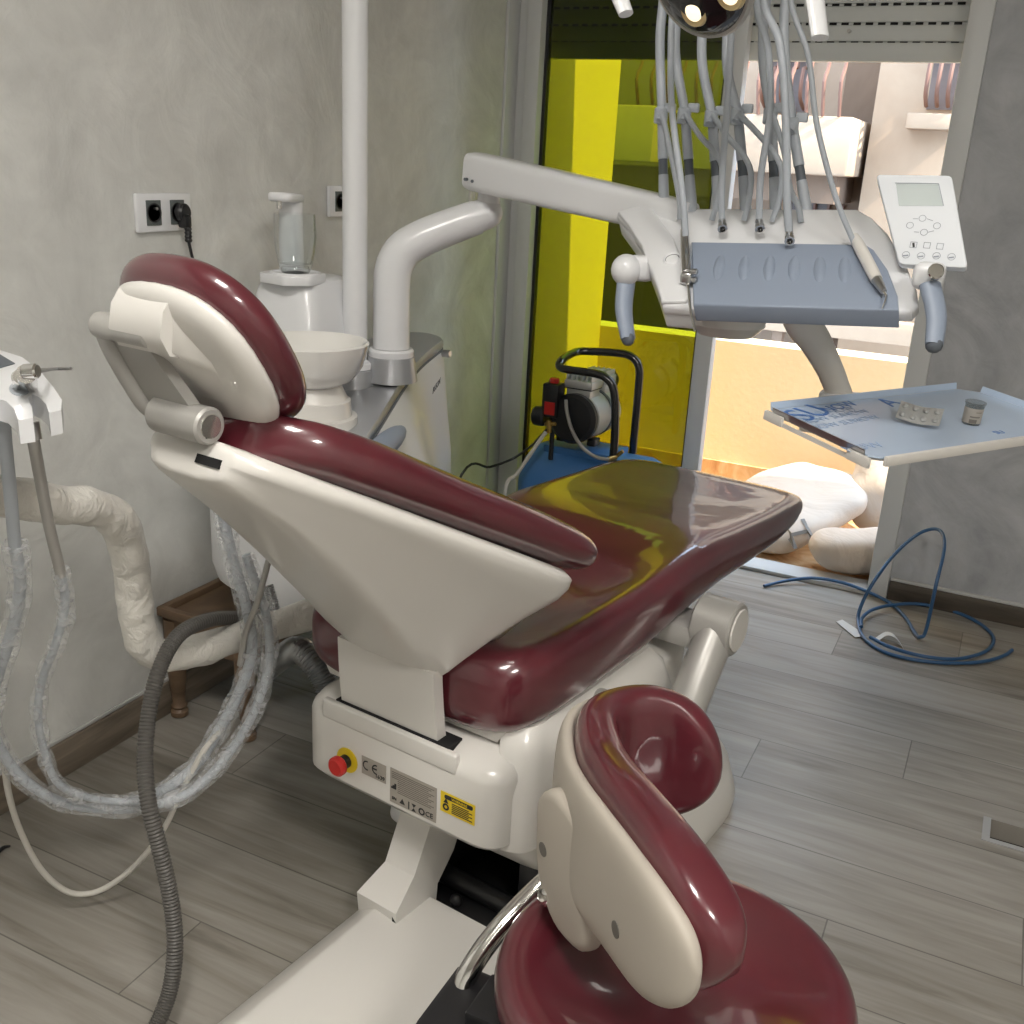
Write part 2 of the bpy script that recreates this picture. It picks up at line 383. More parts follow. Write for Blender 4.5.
obj('cord', tube([(WL+.038, o1y+.118, 1.13), (WL+.036, o1y+.126, 1.105), (WL+.03, o1y+.14, 1.06), (WL+.02, o1y+.15, .9), (WL+.02, o1y+.18, .5), (WL+.03, o1y+.2, .12)], .0035, 8), 'black', pg)
# ceiling lamps: the first inferred from highlights, the second unseen and added as fill
def ceiling_lamp(x, y, lab):
    t = thing('ceiling_lamp', lab, 'lamp', (x, y, HC-.05), 0, 'square ceiling lamps')
    obj('lamp_frame', span((x-.3, y-.3, HC-.045), (x+.3, y+.3, HC-.001), .006), 'white2', t)
    obj('diffuser', span((x-.27, y-.27, HC-.049), (x+.27, y+.27, HC-.044)), 'lamp_panel', t)
ceiling_lamp(-.35, .15, 'square ceiling lamp over the dental chair')
ceiling_lamp(1.2, -.4, 'unseen square ceiling lamp added on the right as fill light')

# ================================================================== BALCONY AND STREET
BY = 4.29
struct('floor_balcony', span((-1.9, WB+.06, -.16), (1.6, BY+.2, -.004)), 'tile')
struct('wall_parapet', join(span((-1.9, BY, 0), (1.6, BY+.15, .655))), 'parapet')
struct('trim_parapet', span((-1.65, BY-.012, 0), (1.6, BY, .135)), 'tile')
struct('wall_balcony_side', span((-1.85, WB+.07, 0), (-1.645, BY, 3.4)), 'sidewall')
sh = thing('roller_shutter', 'pale grey roller shutter half lowered outside the sliding door', 'shutter', (-.95, WB+.11, 1.69))
sl = []; holes = []
zb = 1.722
sl.append(span((-1.64, WB+.10, zb-.05), (-.22, WB+.122, zb+.004), .004))
for k in range(9):
    z0 = zb+.007+k*.053
    sl.append(span((-1.64, WB+.10, z0), (-.22, WB+.117, z0+.046), .005))
    rw = []
    for q in range(38):
        rw.append(span((-1.62+q*.036, WB+.104, z0-.007), (-1.62+q*.036+.022, WB+.112, z0+.001)))
    obj('light_slot', join(*rw), 'blackhole', sh)
obj('slat', join(*sl), 'shutter', sh); 
obj('shutter_core', span((-1.62, WB+.106, zb-.02), (-.23, WB+.110, zb+.49)), 'shutter', sh)
for sx in (-1.35, -.62): obj('end_stop', cyl((sx, WB+.10, zb+.035), (sx, WB+.085, zb+.035), .006, 10), 'satin', sh)

# building across the street
FY = 8.2
b = thing('apartment_building', 'beige apartment house across the street with grilled windows', 'building', (0, FY, -4))
def X(px, py, y): return at(px, py, y=y).x
def Z(px, py, y): return at(px, py, y=y).z
obj('wall', span((-12, FY, -4), (7, FY+.4, 4.2)), 'fac', b)
px0 = X(866, 160, 7.8)
obj('pilaster', span((px0, 7.8, -4), (px0+3.5, FY, 4.2)), 'fac2', b)
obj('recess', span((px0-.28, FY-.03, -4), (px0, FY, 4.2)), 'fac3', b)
def grille(x0, x1, z0, z1, y, parent, scroll=True):
    o = obj('window', span((x0, y-.02, z0), (x1, y, z1)), 'facdark', parent)
    bars = []; n = max(4, int((x1-x0)/.13))
    for i in range(n+1):
        x = x0+(x1-x0)*i/n
        bars.append(tube([(x, y-.05, z1), (x, y-.06, z0+.45), (x, y-.22, z0+.28), (x, y-.22, z0+.1), (x, y-.05, z0+.02)], .014, 5, 3))
    for k in range(1, 5): bars.append(cyl((x0, y-.06, z0+(z1-z0)*k/5), (x1, y-.06, z0+(z1-z0)*k/5), .012, 6))
    for i in range(3):
        cx = x0+(x1-x0)*(i+.5)/3
        for k in range(3): bars.append(tube([(cx+.14*math.cos(q*.9)*(1-q*.06), y-.07, z0+(z1-z0)*(k+1)/4+.14*math.sin(q*.9)*(1-q*.06)) for q in range(10)], .011, 5, 3))
    obj('grille', join(*bars), 'iron', o)
grille(X(768, 100, FY), X(806, 100, FY), Z(790, 112, FY), Z(790, 112, FY)+2.0, FY, b)
grille(X(928, 100, 7.8), X(972, 100, 7.8), Z(940, 110, 7.8), Z(940, 110, 7.8)+1.8, 7.8, b)
obj('window_sill', span((X(908, 120, 7.7), 7.6, Z(930, 130, 7.7)), (X(962, 120, 7.7), 7.8, Z(930, 114, 7.7)), .01), 'fac2', b)
bx0, bx1, bz0, bz1 = X(690, 150, 7.3), X(850, 150, 7.3), Z(790, 174, 7.3), Z(790, 115, 7.3)
obj('balcony', span((bx0-.6, 7.3, bz0), (bx1, FY, bz1), .02), 'fac2', b)
rails = [span((bx0-.4, 7.32, bz1+.55), (bx1-.1, 7.35, bz1+.58))]
for i in range(14):
    x = bx0-.4+(bx1-bx0+.3)*i/13
    rails.append(tube([(x, 7.34, bz1+.55), (x, 7.28, bz1+.3), (x, 7.2, bz1+.2), (x, 7.3, bz1)], .012, 5, 3))
obj('railing', join(*rails), 'iron', b)
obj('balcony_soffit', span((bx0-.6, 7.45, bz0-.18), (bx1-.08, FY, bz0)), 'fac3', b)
grille(X(790, 195, FY), X(846, 195, FY), Z(790, 330, FY), bz0-.2, FY, b)
obj('balcony', span((X(560, 150, 7.0)-1.5, 7.0, Z(640, 162, 7.0)), (X(652, 150, 7.0), FY, Z(640, 105, 7.0)), .02), 'fac2', b)
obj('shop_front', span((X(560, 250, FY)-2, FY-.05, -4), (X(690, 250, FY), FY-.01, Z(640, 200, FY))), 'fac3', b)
gw = thing('street_wall', 'pale low street wall with a rail beyond the parapet', 'wall', (0, 6.4, -4))
obj('wall', span((-6, 6.4, -4), (4, 6.55, Z(780, 352, 6.4))), 'fac', gw)
obj('rail', span((X(715, 330, 6.3), 6.3, Z(850, 340, 6.3)), (4, 6.4, Z(850, 318, 6.3)), .01), 'fac2', gw)
for k in range(5): obj('post', span((X(770, 345, 6.3)+k*1.2, 6.32, -1), (X(770, 345, 6.3)+k*1.2+.06, 6.4, Z(850, 330, 6.3))), 'fac3', gw)
struct('ground_street', span((-14, BY+.2, -4.2), (10, 12, -4)), 'fac3')

# cement sacks heaped on the balcony
def sack(cx, cy, z, L_, W, H, rz, tilt, seed, label, roll=0, pinch=.35):
    n, k = 26, 22; rings = []
    for i in range(n+1):
        t = -1+2*i/n; e = (1-abs(t)**5)**.5*(1-pinch*abs(t)**4) if abs(t) < 1 else 0
        ring = []
        for j in range(k):
            a = 2*PI*j/k; c_, s_ = math.cos(a), math.sin(a)
            x = W/2*max(e, .25)*math.copysign(abs(c_)**.6, c_)*(1+.12*abs(t)**3); zz = H/2*max(e, .06)*math.copysign(abs(s_)**.8, s_)
            p = Vector((L_/2*t, x, zz)); q = p*7+Vector((seed*3.1, seed, 0))
            p += Vector((noise.noise(q), noise.noise(q+Vector((9, 0, 0))), noise.noise(q+Vector((0, 9, 0)))))*.022
            ring.append(p)
        rings.append(ring)
    m = Matrix.Translation((cx, cy, z)) @ Matrix.Rotation(rz, 4, 'Z') @ Matrix.Rotation(tilt, 4, 'Y') @ Matrix.Rotation(roll, 4, 'X')
    g = xf(loft(rings), m)
    dz = min(p.z for p in g[0])
    return g
def put_sack(g, label):
    return tag(obj('sack', g, 'sack', subd=1), label, 'sack', 'white sacks on the balcony')
# sacks: three
G1 = sack(-.655, 3.87, .120, .60, .46, .13, .95, -.30, 1, '', .05, .2)
s1 = put_sack(G1, 'large white sack with a dark printed letter lying on the balcony tiles')
G2 = sack(-.325, 3.62, .085, .38, .20, .15, .35, .02, 5, '', 0, .15)
s2 = put_sack(G2, 'rolled white sack lying nearest to the door threshold')
G3 = sack(-.30, 4.06, .245, .46, .32, .14, 1.3, -.95, 9, '', .2, .3)
s3 = put_sack(G3, 'white sack standing upright against the right door jamb')

# ================================================================== DENTAL CHAIR
CO = Vector((-.79, 1.28, 0)); CR = math.radians(-8); CM = Matrix.Translation(CO) @ Matrix.Rotation(CR, 4, 'Z')
chair = thing('dental_chair', 'maroon and white reclined dental chair in the middle of the room', 'dental chair', CO, CR)
def cobj(name, g, m, parent=chair, **k): return obj(name, xf(g, CM), m, parent, **k)
def lerp_tab(tab, t):
    for i in range(len(tab)-1):
        if t <= tab[i+1][0]:
            a, b_ = tab[i], tab[i+1]; u = max(0, (t-a[0])/(b_[0]-a[0])); u = u*u*(3-2*u)*.5+u*.5
            return [p+(q-p)*u for p, q in zip(a[1:], b_[1:])]
    return list(tab[-1][1:])
#        y     halfw  zbot  zrim  dip
SEAT = [(-.012, .170, .515, .575, .000), (.000, .205, .482, .612, .004), (.03, .230, .468, .632, .018), (.10, .245, .468, .640, .050), (.25, .252, .475, .642, .070),
        (.40, .258, .482, .640, .062), (.55, .262, .505, .645, .030), (.68, .266, .520, .648, .012), (.82, .270, .522, .636, .016), (1.0, .272, .526, .622, .020),
        (1.12, .268, .540, .614, .014), (1.20, .255, .552, .606, .006), (1.25, .225, .562, .596, .002), (1.275, .17, .570, .586, .0)]
def seat_ring(y, w, zb, zt, dip, n=30):
    out = []; zc, h = (zb+zt)/2, (zt-zb)/2
    for j in range(n):
        a = 2*PI*j/n; c_, s_ = math.cos(a), math.sin(a)
        x = w*math.copysign(abs(c_)**.42, c_); z = zc+h*math.copysign(abs(s_)**.55, s_)
        if s_ > 0: z -= dip*max(0, 1-(abs(x)/(w*.86))**3.2)
        out.append(Vector((x, y, z)))
    return out
ys = [-.012, -.007, .000, .012, .03, .06, .1, .16, .22, .28, .34, .4, .46, .52, .58, .64, .7, .76, .82, .9, 1.0, 1.06, 1.12, 1.17, 1.21, 1.24, 1.26, 1.275]
cobj('seat_cushion', loft([seat_ring(y, *lerp_tab(SEAT, y)) for y in ys]), 'maroon', subd=1)
cobj('seat_pan', loft([[Vector((s*w, y, z)) for s, z in ((-1, zt), (-.9, zt-.03), (.9, zt-.03), (1, zt))] for y, w, zt in ((.02, .2, .495), (.3, .235, .49), (.55, .235, .515), (.8, .235, .528), (1.1, .235, .535), (1.16, .2, .55))]), 'white')
# lifting body under the seat, with the slot the backrest hinge dips into
body = ngon_round([(-.185, -.045), (.235, -.045), (.245, .62), (-.195, .62)], .05, 6)
def bring(z, ins, dy=0): 
    c_ = Vector((.02, .29)); return [Vector((p[0]-(p[0]-c_.x)*ins/.21, p[1]-(p[1]-c_.y)*ins/.33+dy, z)) for p in body]
cobj('lift_housing', loft([bring(.292, .035), bring(.300, .012), bring(.315, 0), bring(.425, 0), bring(.436, .003), bring(.448, .010, .004), bring(.458, .028, .012), bring(.462, .05, .03)]), 'white')
cobj('housing_shoulder', loft([[Vector((x, y, z)) for x, y in ngon_round([(.20-i*.02, -.02+i*.03), (.262-i*.02, 0+i*.03), (.27-i*.02, .50-i*.04), (.20-i*.02, .5-i*.04)], .03, 4)] for i, z in ((1, .275), (0, .30), (0, .40), (.6, .46), (1.5, .495))]), 'white')
cobj('lower_cover', loft([[Vector((x, y, z)) for x, y in ngon_round([(-.01, y0), (w, y0+.01), (w, .60), (-.05, .60)], .06, 5)] for z, y0, w in ((.12, .20, .235), (.15, .14, .25), (.20, .08, .262), (.25, .04, .262), (.31, .02, .245))]), 'white')
cobj('slot_lip', span((-.135, -.047, .425), (.15, -.0335, .4600), .004, 3), 'white')
cobj('hinge_slot', span((-.112, -.037, .440), (.128, .0, .4625), .001), 'blackhole')
RP = Plane(CM @ Vector((0, -.0458, 0)), CM.to_3x3() @ Vector((1, 0, 0)), (0, 0, 1))     # rear face of the housing
def rear_rect(px0, py0, px1, py1):     # upper-left and lower-right sightings
    a, b_ = RP.uv(px0, py0), RP.uv(px1, py1); return a[0], b_[1], b_[0], a[1]
def on_rear(x0, z0, x1, z1, h=.0006): return [RP.w(*p) for p in ((x0, z0, 0), (x1, z0, 0), (x1, z1, 0), (x0, z1, 0), (x0, z0, h), (x1, z0, h), (x1, z1, h), (x0, z1, h))], [[0, 3, 2, 1], [4, 5, 6, 7], [0, 1, 5, 4], [1, 2, 6, 5], [2, 3, 7, 6], [3, 0, 4, 7]]
def rp_text(s, size, x, z, h=.0012, **k): return text_geo(s, size, RP.M() @ Matrix.Translation((x, z, h)), **k)
# certificate label
x0, z0, x1, z1 = rear_rect(362, 755, 386, 784)
cl = obj('certificate_label', on_rear(x0, z0, x1, z1), 'label', chair, label='small grey label with CE mark')
zc = (z0+z1)/2; hh = z1-z0
def arc_c(cx, cz, r, t): 
    return join(*[on_rear(0, 0, 0, 0)]) if False else ([RP.w(cx+rr*math.cos(a), cz+rr*math.sin(a), .0014) for a in [PI*.42+i*PI*1.16/14 for i in range(15)] for rr in (r-t, r)], [[2*i, 2*i+1, 2*i+3, 2*i+2] for i in range(14)])
r_ = hh*.27
obj('marking', join(arc_c(x0+hh*.36, zc+.002, r_, r_*.27), arc_c(x0+hh*.95, zc+.002, r_, r_*.27), on_rear(x0+hh*.95-r_*.75, zc+.002-r_*.12, x0+hh*.95+.1*r_, zc+.002+r_*.12, .0014), rp_text('1639', .0105, x1-.0125, z0+.0075)), 'ink', cl)
# type plate
x0, z0, x1, z1 = rear_rect(390.5, 767, 436, 823)
tp = obj('type_plate', on_rear(x0, z0, x1, z1), 'label', chair, label='large grey type plate with rows of fine print')
ls = []
W_, H_ = x1-x0, z1-z0
M['inkfine'] = mat('faded_ink', (.16, .145, .125), .6)
for i in range(11): ls.append(on_rear(x0+(.04 if i < 4 else .17)*W_, z1-H_*(.10+i*.055), x0+W_*(.95-.12*((i*7) % 3)/2), z1-H_*(.10+i*.055)+.0012, .0010))
obj('fine_print', join(*ls), 'inkfine', tp)
sy = [on_rear(x0+.03*W_, z0+H_*.42, x0+.14*W_, z0+H_*.47, .0012), on_rear(x0+.10*W_, z0+H_*.47, x0+.14*W_, z0+H_*.58, .0012), on_rear(x0+.06*W_, z0+H_*.47, x0+.10*W_, z0+H_*.52, .0012)]
def poly_rear(pts, h=.0012): return [RP.w(p[0], p[1], h) for p in pts], [list(range(len(pts)))]
bx, bz, q = x0, z0+H_*.14, .007
sy += [poly_rear([(bx+W_*.28+q*math.cos(a), bz+q*math.sin(a)) for a in (PI/2, PI*7/6, PI*11/6)]), on_rear(bx+W_*.41, bz-q, bx+W_*.43, bz+q, .0012),
       poly_rear([(bx+W_*.53-q*.7, bz+q), (bx+W_*.53+q*.7, bz+q), (bx+W_*.53-q*.7, bz-q), (bx+W_*.53+q*.7, bz-q)][:2]+[(bx+W_*.53, bz)]), poly_rear([(bx+W_*.53-q*.7, bz-q), (bx+W_*.53+q*.7, bz-q), (bx+W_*.53, bz)]),
       ([RP.w(bx+W_*.70+rr*math.cos(a), bz+rr*math.sin(a), .0012) for a in [i*2*PI/16 for i in range(17)] for rr in (q*.55, q*.95)], [[2*i, 2*i+1, 2*i+3, 2*i+2] for i in range(16)]),
       rp_text('CE', .013, bx+W_*.86, bz), rp_text('SN', .008, bx+W_*.10, bz)]
obj('symbol', join(*sy), 'ink', tp)
# warning label
x0, z0, x1, z1 = rear_rect(441, 790, 474.5, 826)
wl = obj('warning_label', on_rear(x0, z0, x1, z1), 'yellow', chair, label='yellow warning label')
W_, H_ = x1-x0, z1-z0
obj('banner', xf(prism(ngon_round([(x0+.12*W_, z1-.30*H_), (x1-.06*W_, z1-.30*H_), (x1-.06*W_, z1-.10*H_), (x0+.12*W_, z1-.10*H_)], .006), .0012), RP.M()), 'ink', wl)
obj('warning_word', rp_text('WARNING', H_*.17, x0+.56*W_, z1-.20*H_, .0016), 'yellow', wl)
obj('small_text', join(*[on_rear(x0+.34*W_, z0+H_*(.12+i*.088), x0+W_*(.93-.1*(i % 2)), z0+H_*(.12+i*.088)+.0013, .0012) for i in range(6)],
    ([RP.w(x0+.17*W_+rr*math.cos(a), z0+.30*H_+rr*math.sin(a), .0012) for a in [i*2*PI/16 for i in range(17)] for rr in (.003, .0065)], [[2*i, 2*i+1, 2*i+3, 2*i+2] for i in range(16)]),
    poly_rear([(x0+.17*W_+.006*math.cos(a), z0+.58*H_+.006*math.sin(a)) for a in (PI/2, PI*7/6, PI*11/6)])), 'ink', wl)
# emergency stop
ex, ez = RP.uv(347.5, 760)
es = obj('emergency_stop', xf(prism([(ex+.023*math.cos(a), ez+.023*math.sin(a)) for a in [i*2*PI/24 for i in range(24)]], .0015), RP.M()), 'yellow', chair, label='red mushroom stop button on a yellow disc')
def rcyl(u, v, h0, h1, r, bev=0, **k): return cyl(RP.w(u, v, h0), RP.w(u, v, h1), r, 24, bev)
obj('button_collar', rcyl(ex, ez, .0015, .016, .012, .002), 'black', es)
obj('button', join(rcyl(ex, ez, .016, .032, .0175, .004)), 'red', es)
# base plate, link arm, mechanism
def base_ring(z, ins):
    pts = ngon_round([(-.065+ins, -.62+ins), (.27-ins, -.62+ins), (.27-ins, .06-ins*.5), (-.065+ins, .06-ins*.5)], .02, 3)
    return [Vector((p[0], p[1], z)) for p in pts]
cobj('base_cover', loft([base_ring(0, 0), base_ring(.045, .002), base_ring(.062, .012), base_ring(.088, .05), base_ring(.094, .06)]), 'white')
def foot_ring(z, ins):
    pts = ngon_round([(-.27+ins, .34+ins), (.22-ins, .30+ins), (.335-ins, .50+ins), (.335-ins, .78-ins), (.20-ins, .92-ins), (-.2+ins, .92-ins), (-.3+ins, .75-ins)], .09, 5)
    return [Vector((p[0], p[1], z)) for p in pts]
cobj('base_foot', loft([foot_ring(0, 0), foot_ring(.03, -.004), foot_ring(.10, .012), foot_ring(.14, .05), foot_ring(.15, .08)]), 'white')
cobj('mechanism_frame', join(span((-.03, .04, .012), (.26, .40, .075), .004), span((-.02, .11, .07), (.02, .30, .26), .004), span((.18, .11, .07), (.22, .30, .22), .004), cyl((-.03, .10, .09), (.25, .10, .09), .018, 16), sphere((.085, .06, .085), .012, 12)), 'black')
cobj('link_arm', loft([[Vector(p) for p in r] for r in (
    [(-.052, -.045, .06), (.046, -.055, .06), (.05, .045, .05), (-.052, .045, .05)], [(-.052, -.05, .105), (.046, -.06, .115), (.05, .05, .11), (-.052, .05, .10)],
    [(-.03, 0, .15), (.04, -.005, .155), (.046, .10, .15), (-.03, .10, .15)], [(-.022, .06, .30), (.046, .06, .30), (.05, .17, .30), (-.022, .17, .30)])]), 'white', ang=25)
cobj('pin_cover', span((.036, -.058, .085), (.046, -.05, .105)), 'blackhole')
cobj('foot_pedal', xf(box((0, 0, 0), (.15, .10, .045), .02, 4), Matrix.Translation((-.075, .19, .115)) @ Matrix.Rotation(.12, 4, 'Y')), 'white2')
# swung-down armrest on the right side
cobj('armrest_arm', loft([[Vector((x, y+dy, z+dz)) for x in (0,)] for y, z, dy, dz in ()] or [[Vector((.332+.036*math.cos(a)*1.0, yc+hw*math.sin(a)*ny, zc+hw*math.sin(a)*nz)) for a in [2*PI*j/20 for j in range(20)]] for yc, zc, hw, ny, nz in ((.35, .25, .034, -.95, .3), (.37, .32, .035, -.94, .33), (.42, .42, .037, -.90, .42), (.485, .492, .042, -.86, .5), (.528, .532, .046, -.8, .6))]), 'satin')
cobj('armrest_pivot', cyl((.29, .528, .532), (.368, .528, .532), .052, 32, .004), 'satin')
cobj('pivot_cap', cyl((.368, .528, .532), (.372, .528, .532), .041, 32, .001), 'white', label='round white pivot cap')
cobj('armrest_mount', join(cyl((.18, .235, .455), (.305, .235, .455), .034, 24, .006)), 'satin')
cobj('armrest_bracket', span((.16, .48, .485), (.30, .575, .53), .01), 'satin')
# backrest: s runs down the back from the neck to the loins, n rises out of it
BA = Vector((0, -.425, 1.032)); BDIR = Vector((0, .885, -.466)); BN = Vector((0, .466, .885))
def bk(x, s, n): return BA + Vector((x, 0, 0)) + BDIR*s + BN*n
#      s     wing   flat   depth  rim
BACK = [(.040, .070, .062, .045, .0), (.07, .108, .078, .055, .0), (.18, .160, .092, .080, .0), (.32, .205, .098, .128, .0), (.45, .245, .102, .178, .0), (.52, .262, .102, .208, .0), (.57, .268, .102, .222, .0), (.60, .255, .101, .226, -.01), (.625, .215, .100, .230, -.03), (.64, .165, .099, .232, -.07), (.655, .125, .099, .235, -.14)]
def hull(s, w, f, h, rim):
    hw = h*.30 + .012; sb = min(s, .56) + max(0, s-.56)*.12; sm = min(s, .56) + max(0, s-.56)*.55
    pts = [(-w+.01, .0+rim, s), (-w, -.012+rim, s), (-w*.985, -.026+rim-hw*.12, s), (-w+(w-f)*.30, -hw+rim*.6, sm), (-f-(w-f)*.16, -h*.84, sb), (-f, -h, sb), (-f*.5, -h-.006, sb)]
    pts += [(-x, n, q) for x, n, q in pts[::-1]]
    return [bk(x, q, n) for x, n, q in pts]
ss = [.040, .046, .055, .075, .12, .18, .25, .32, .39, .45, .5, .54, .57, .59, .61, .625, .64, .655]
cobj('back_shell', loft([hull(s, *lerp_tab(BACK, s)) for s in ss]), 'white', subd=1)
# hinge strip dipping into the slot
hs = []
for t in range(7):
    u = t/6; p = bk(0, .545, -.218).lerp(Vector((0, -.030, .445)), u); p.y -= .002*math.sin(PI*u)
    w = .100+.003*u
    hs.append([Vector((-w, p.y, p.z)), Vector((w, p.y, p.z)), Vector((w, p.y+.022, p.z)), Vector((-w, p.y+.022, p.z))])
cobj('hinge_strip', loft(hs), 'white')
#      s     w     front
CUSH = [(.065, .06, .030), (.075, .098, .045), (.11, .140, .056), (.18, .172, .062), (.32, .216, .060), (.45, .256, .062), (.53, .275, .062), (.585, .283, .060), (.62, .272, .056), (.65, .235, .045), (.67, .17, .025)]
def cring(s, w, t, n=28):
    out = []
    for j in range(n):
        a = 2*PI*j/n; c_, s_ = math.cos(a), math.sin(a)
        x = w*math.copysign(abs(c_)**.5, c_); nn = t/2+.004+(t/2+.012)*math.copysign(abs(s_)**.75, s_)
        if s_ > 0: nn -= .035*max(0, 1-(abs(x)/(w*.8))**2.5)*min(1, w/.15)
        out.append(bk(x, s, nn-.004))
    return out
cobj('back_cushion', loft([cring(s, *lerp_tab(CUSH, s)) for s in [.065, .068, .075, .09, .11, .14, .18, .25, .32, .39, .45, .5, .54, .57, .6, .62, .635, .65, .66, .67]]), 'maroon', subd=1)
# headrest with its two-axle link
TH = math.radians(57)
HU = Vector((0, -math.cos(TH), math.sin(TH))); HNn = Vector((0, math.sin(TH), math.cos(TH)))
HC_ = Vector((-.002, -.374, 1.104))
def hd(x, v, n): return HC_ + Vector((x, 0, 0)) + HU*v + HNn*n
def oval(w, h, n, e=.80, k=36, dx=0, dv=0):
    return [hd(dx+w*math.copysign(abs(math.cos(a))**e, math.cos(a)), dv+h*math.copysign(abs(math.sin(a))**e, math.sin(a)), n) for a in [2*PI*j/k for j in range(k)]]
cobj('headrest_cushion', loft([oval(.095, .086, -.004), oval(.109, .104, .0), oval(.119, .117, .012), oval(.123, .121, .026), oval(.119, .116, .040), oval(.102, .095, .050), oval(.06, .045, .048)]), 'maroon', subd=1)
cobj('headrest_shell', loft([oval(.110, .106, .006), oval(.111, .107, -.004), oval(.108, .104, -.012), oval(.100, .094, -.020), oval(.08, .07, -.024), oval(.03, .02, -.026)]), 'white', subd=1)
hz = loft([[hd(x, v, n) for v, n in ((.096, -.010), (.090, -.028), (.070, -.048), (.046, -.050), (.030, -.036), (.024, -.01))] for x in (-.058, -.052, .026, .032)])
cobj('axle_housing', hz, 'white', ang=50)
cobj('housing_gusset', loft([[hd(x, v, n) for v, n in ((.088, -.016), (.050, -.047), (.022, -.034), (-.085, -.018))] for x in (-.03,)] + [[hd(.030, v, n) for v, n in ((.088, -.016), (.050, -.047), (.022, -.034), (-.095, -.018))], [hd(.058, v, n) for v, n in ((.03, -.022), (.02, -.024), (.0, -.024), (-.04, -.022))]]), 'white', ang=60)
UA = hd(0, .058, -.036); LA = Vector((0.0, -.398, 1.030))         # upper and lower axles
ux = Vector((1, 0, 0))
cobj('upper_axle', cyl(UA-ux*.100, UA+ux*.0, .0155, 24, .003), 'satin')
la = cobj('lower_axle', cyl(LA-ux*.052, LA+ux*.040, .0225, 28, .003), 'satin')
cobj('axle_end', cyl(LA+ux*.0385, LA+ux*.0415, .015, 24, .001), 'chrome', la)
dv = (LA-UA)
side = [UA-ux*.085, UA-ux*.094, UA-ux*.092+dv*.3-Vector((0, .003, 0)), UA-ux*.076+dv*.85-Vector((0, .003, 0)), LA-ux*.066, LA-ux*.05]
cobj('link_bar', tube(side, .0085, 12, 5, flat=1.3), 'satin')
cobj('link_plate', loft([[UA+dv*t+ux*x+Vector((0, .0, 0)) for x, t in ((-.085, .12), (-.02, .2), (.02, .92), (-.07, .92))], [UA+dv*t+ux*x+Vector((0, .012, .006)) for x, t in ((-.085, .12), (-.02, .2), (.02, .92), (-.07, .92))]]), 'satin')
cobj('neck_slot', loft([[bk(x, s, n) for x, n in ((.018, -.022), (.058, -.022), (.058, -.033), (.018, -.033))] for s in (.0385, .06)]), 'blackhole')

# ================================================================== OPERATOR STOOL
SX, SY = -.205, .925
stool = thing('operator_stool', 'maroon operator stool with curved back in the foreground', 'stool', (SX, SY, 0))
def seat_r(ang): return .198*(1+.035*math.cos(2*(ang-.5)))
def stool_ring(z, k, dip=0):
    return [Vector((SX+seat_r(a)*k*math.cos(a), SY+seat_r(a)*k*math.sin(a), z-dip*(.5+.5*math.cos(2*(a-.6))))) for a in [2*PI*j/40 for j in range(40)]]
obj('seat', loft([stool_ring(.428, .80), stool_ring(.432, .95), stool_ring(.450, 1.0), stool_ring(.472, .995), stool_ring(.489, .955), stool_ring(.496, .87), stool_ring(.492, .74, .010), stool_ring(.478, .5, .016), stool_ring(.470, .25, .010), stool_ring(.468, .05, 0)]), 'maroon', stool, subd=1)
obj('seat_plate', lathe([(.17, .415), (.185, .418), (.185, .430), (.05, .431)], 40, (SX, SY, 0)), 'cream', stool)
obj('gas_column', join(cyl((SX, SY, .10), (SX, SY, .25), .028, 20), cyl((SX, SY, .25), (SX, SY, .42), .018, 20)), 'black', stool)
for k in range(5):
    a = .3+k*2*PI/5; c_, s_ = math.cos(a), math.sin(a); e = Vector((SX+.24*c_, SY+.24*s_, .075))
    lg = obj('leg', tube([(SX+.02*c_, SY+.02*s_, .115), (SX+.12*c_, SY+.12*s_, .105), e], [.022, .016, .012], 10), 'chrome', stool)
    obj('caster', join(cyl(e+Vector((-.018*s_, .018*c_, -.047)), e+Vector((-.004*s_, .004*c_, -.047)), .027, 20, .004), cyl(e+Vector((.004*s_, -.004*c_, -.047)), e+Vector((.018*s_, -.018*c_, -.047)), .027, 20, .004), cyl(e+Vector((0, 0, -.05)), e+Vector((0, 0, .0)), .006, 10)), 'black', lg)
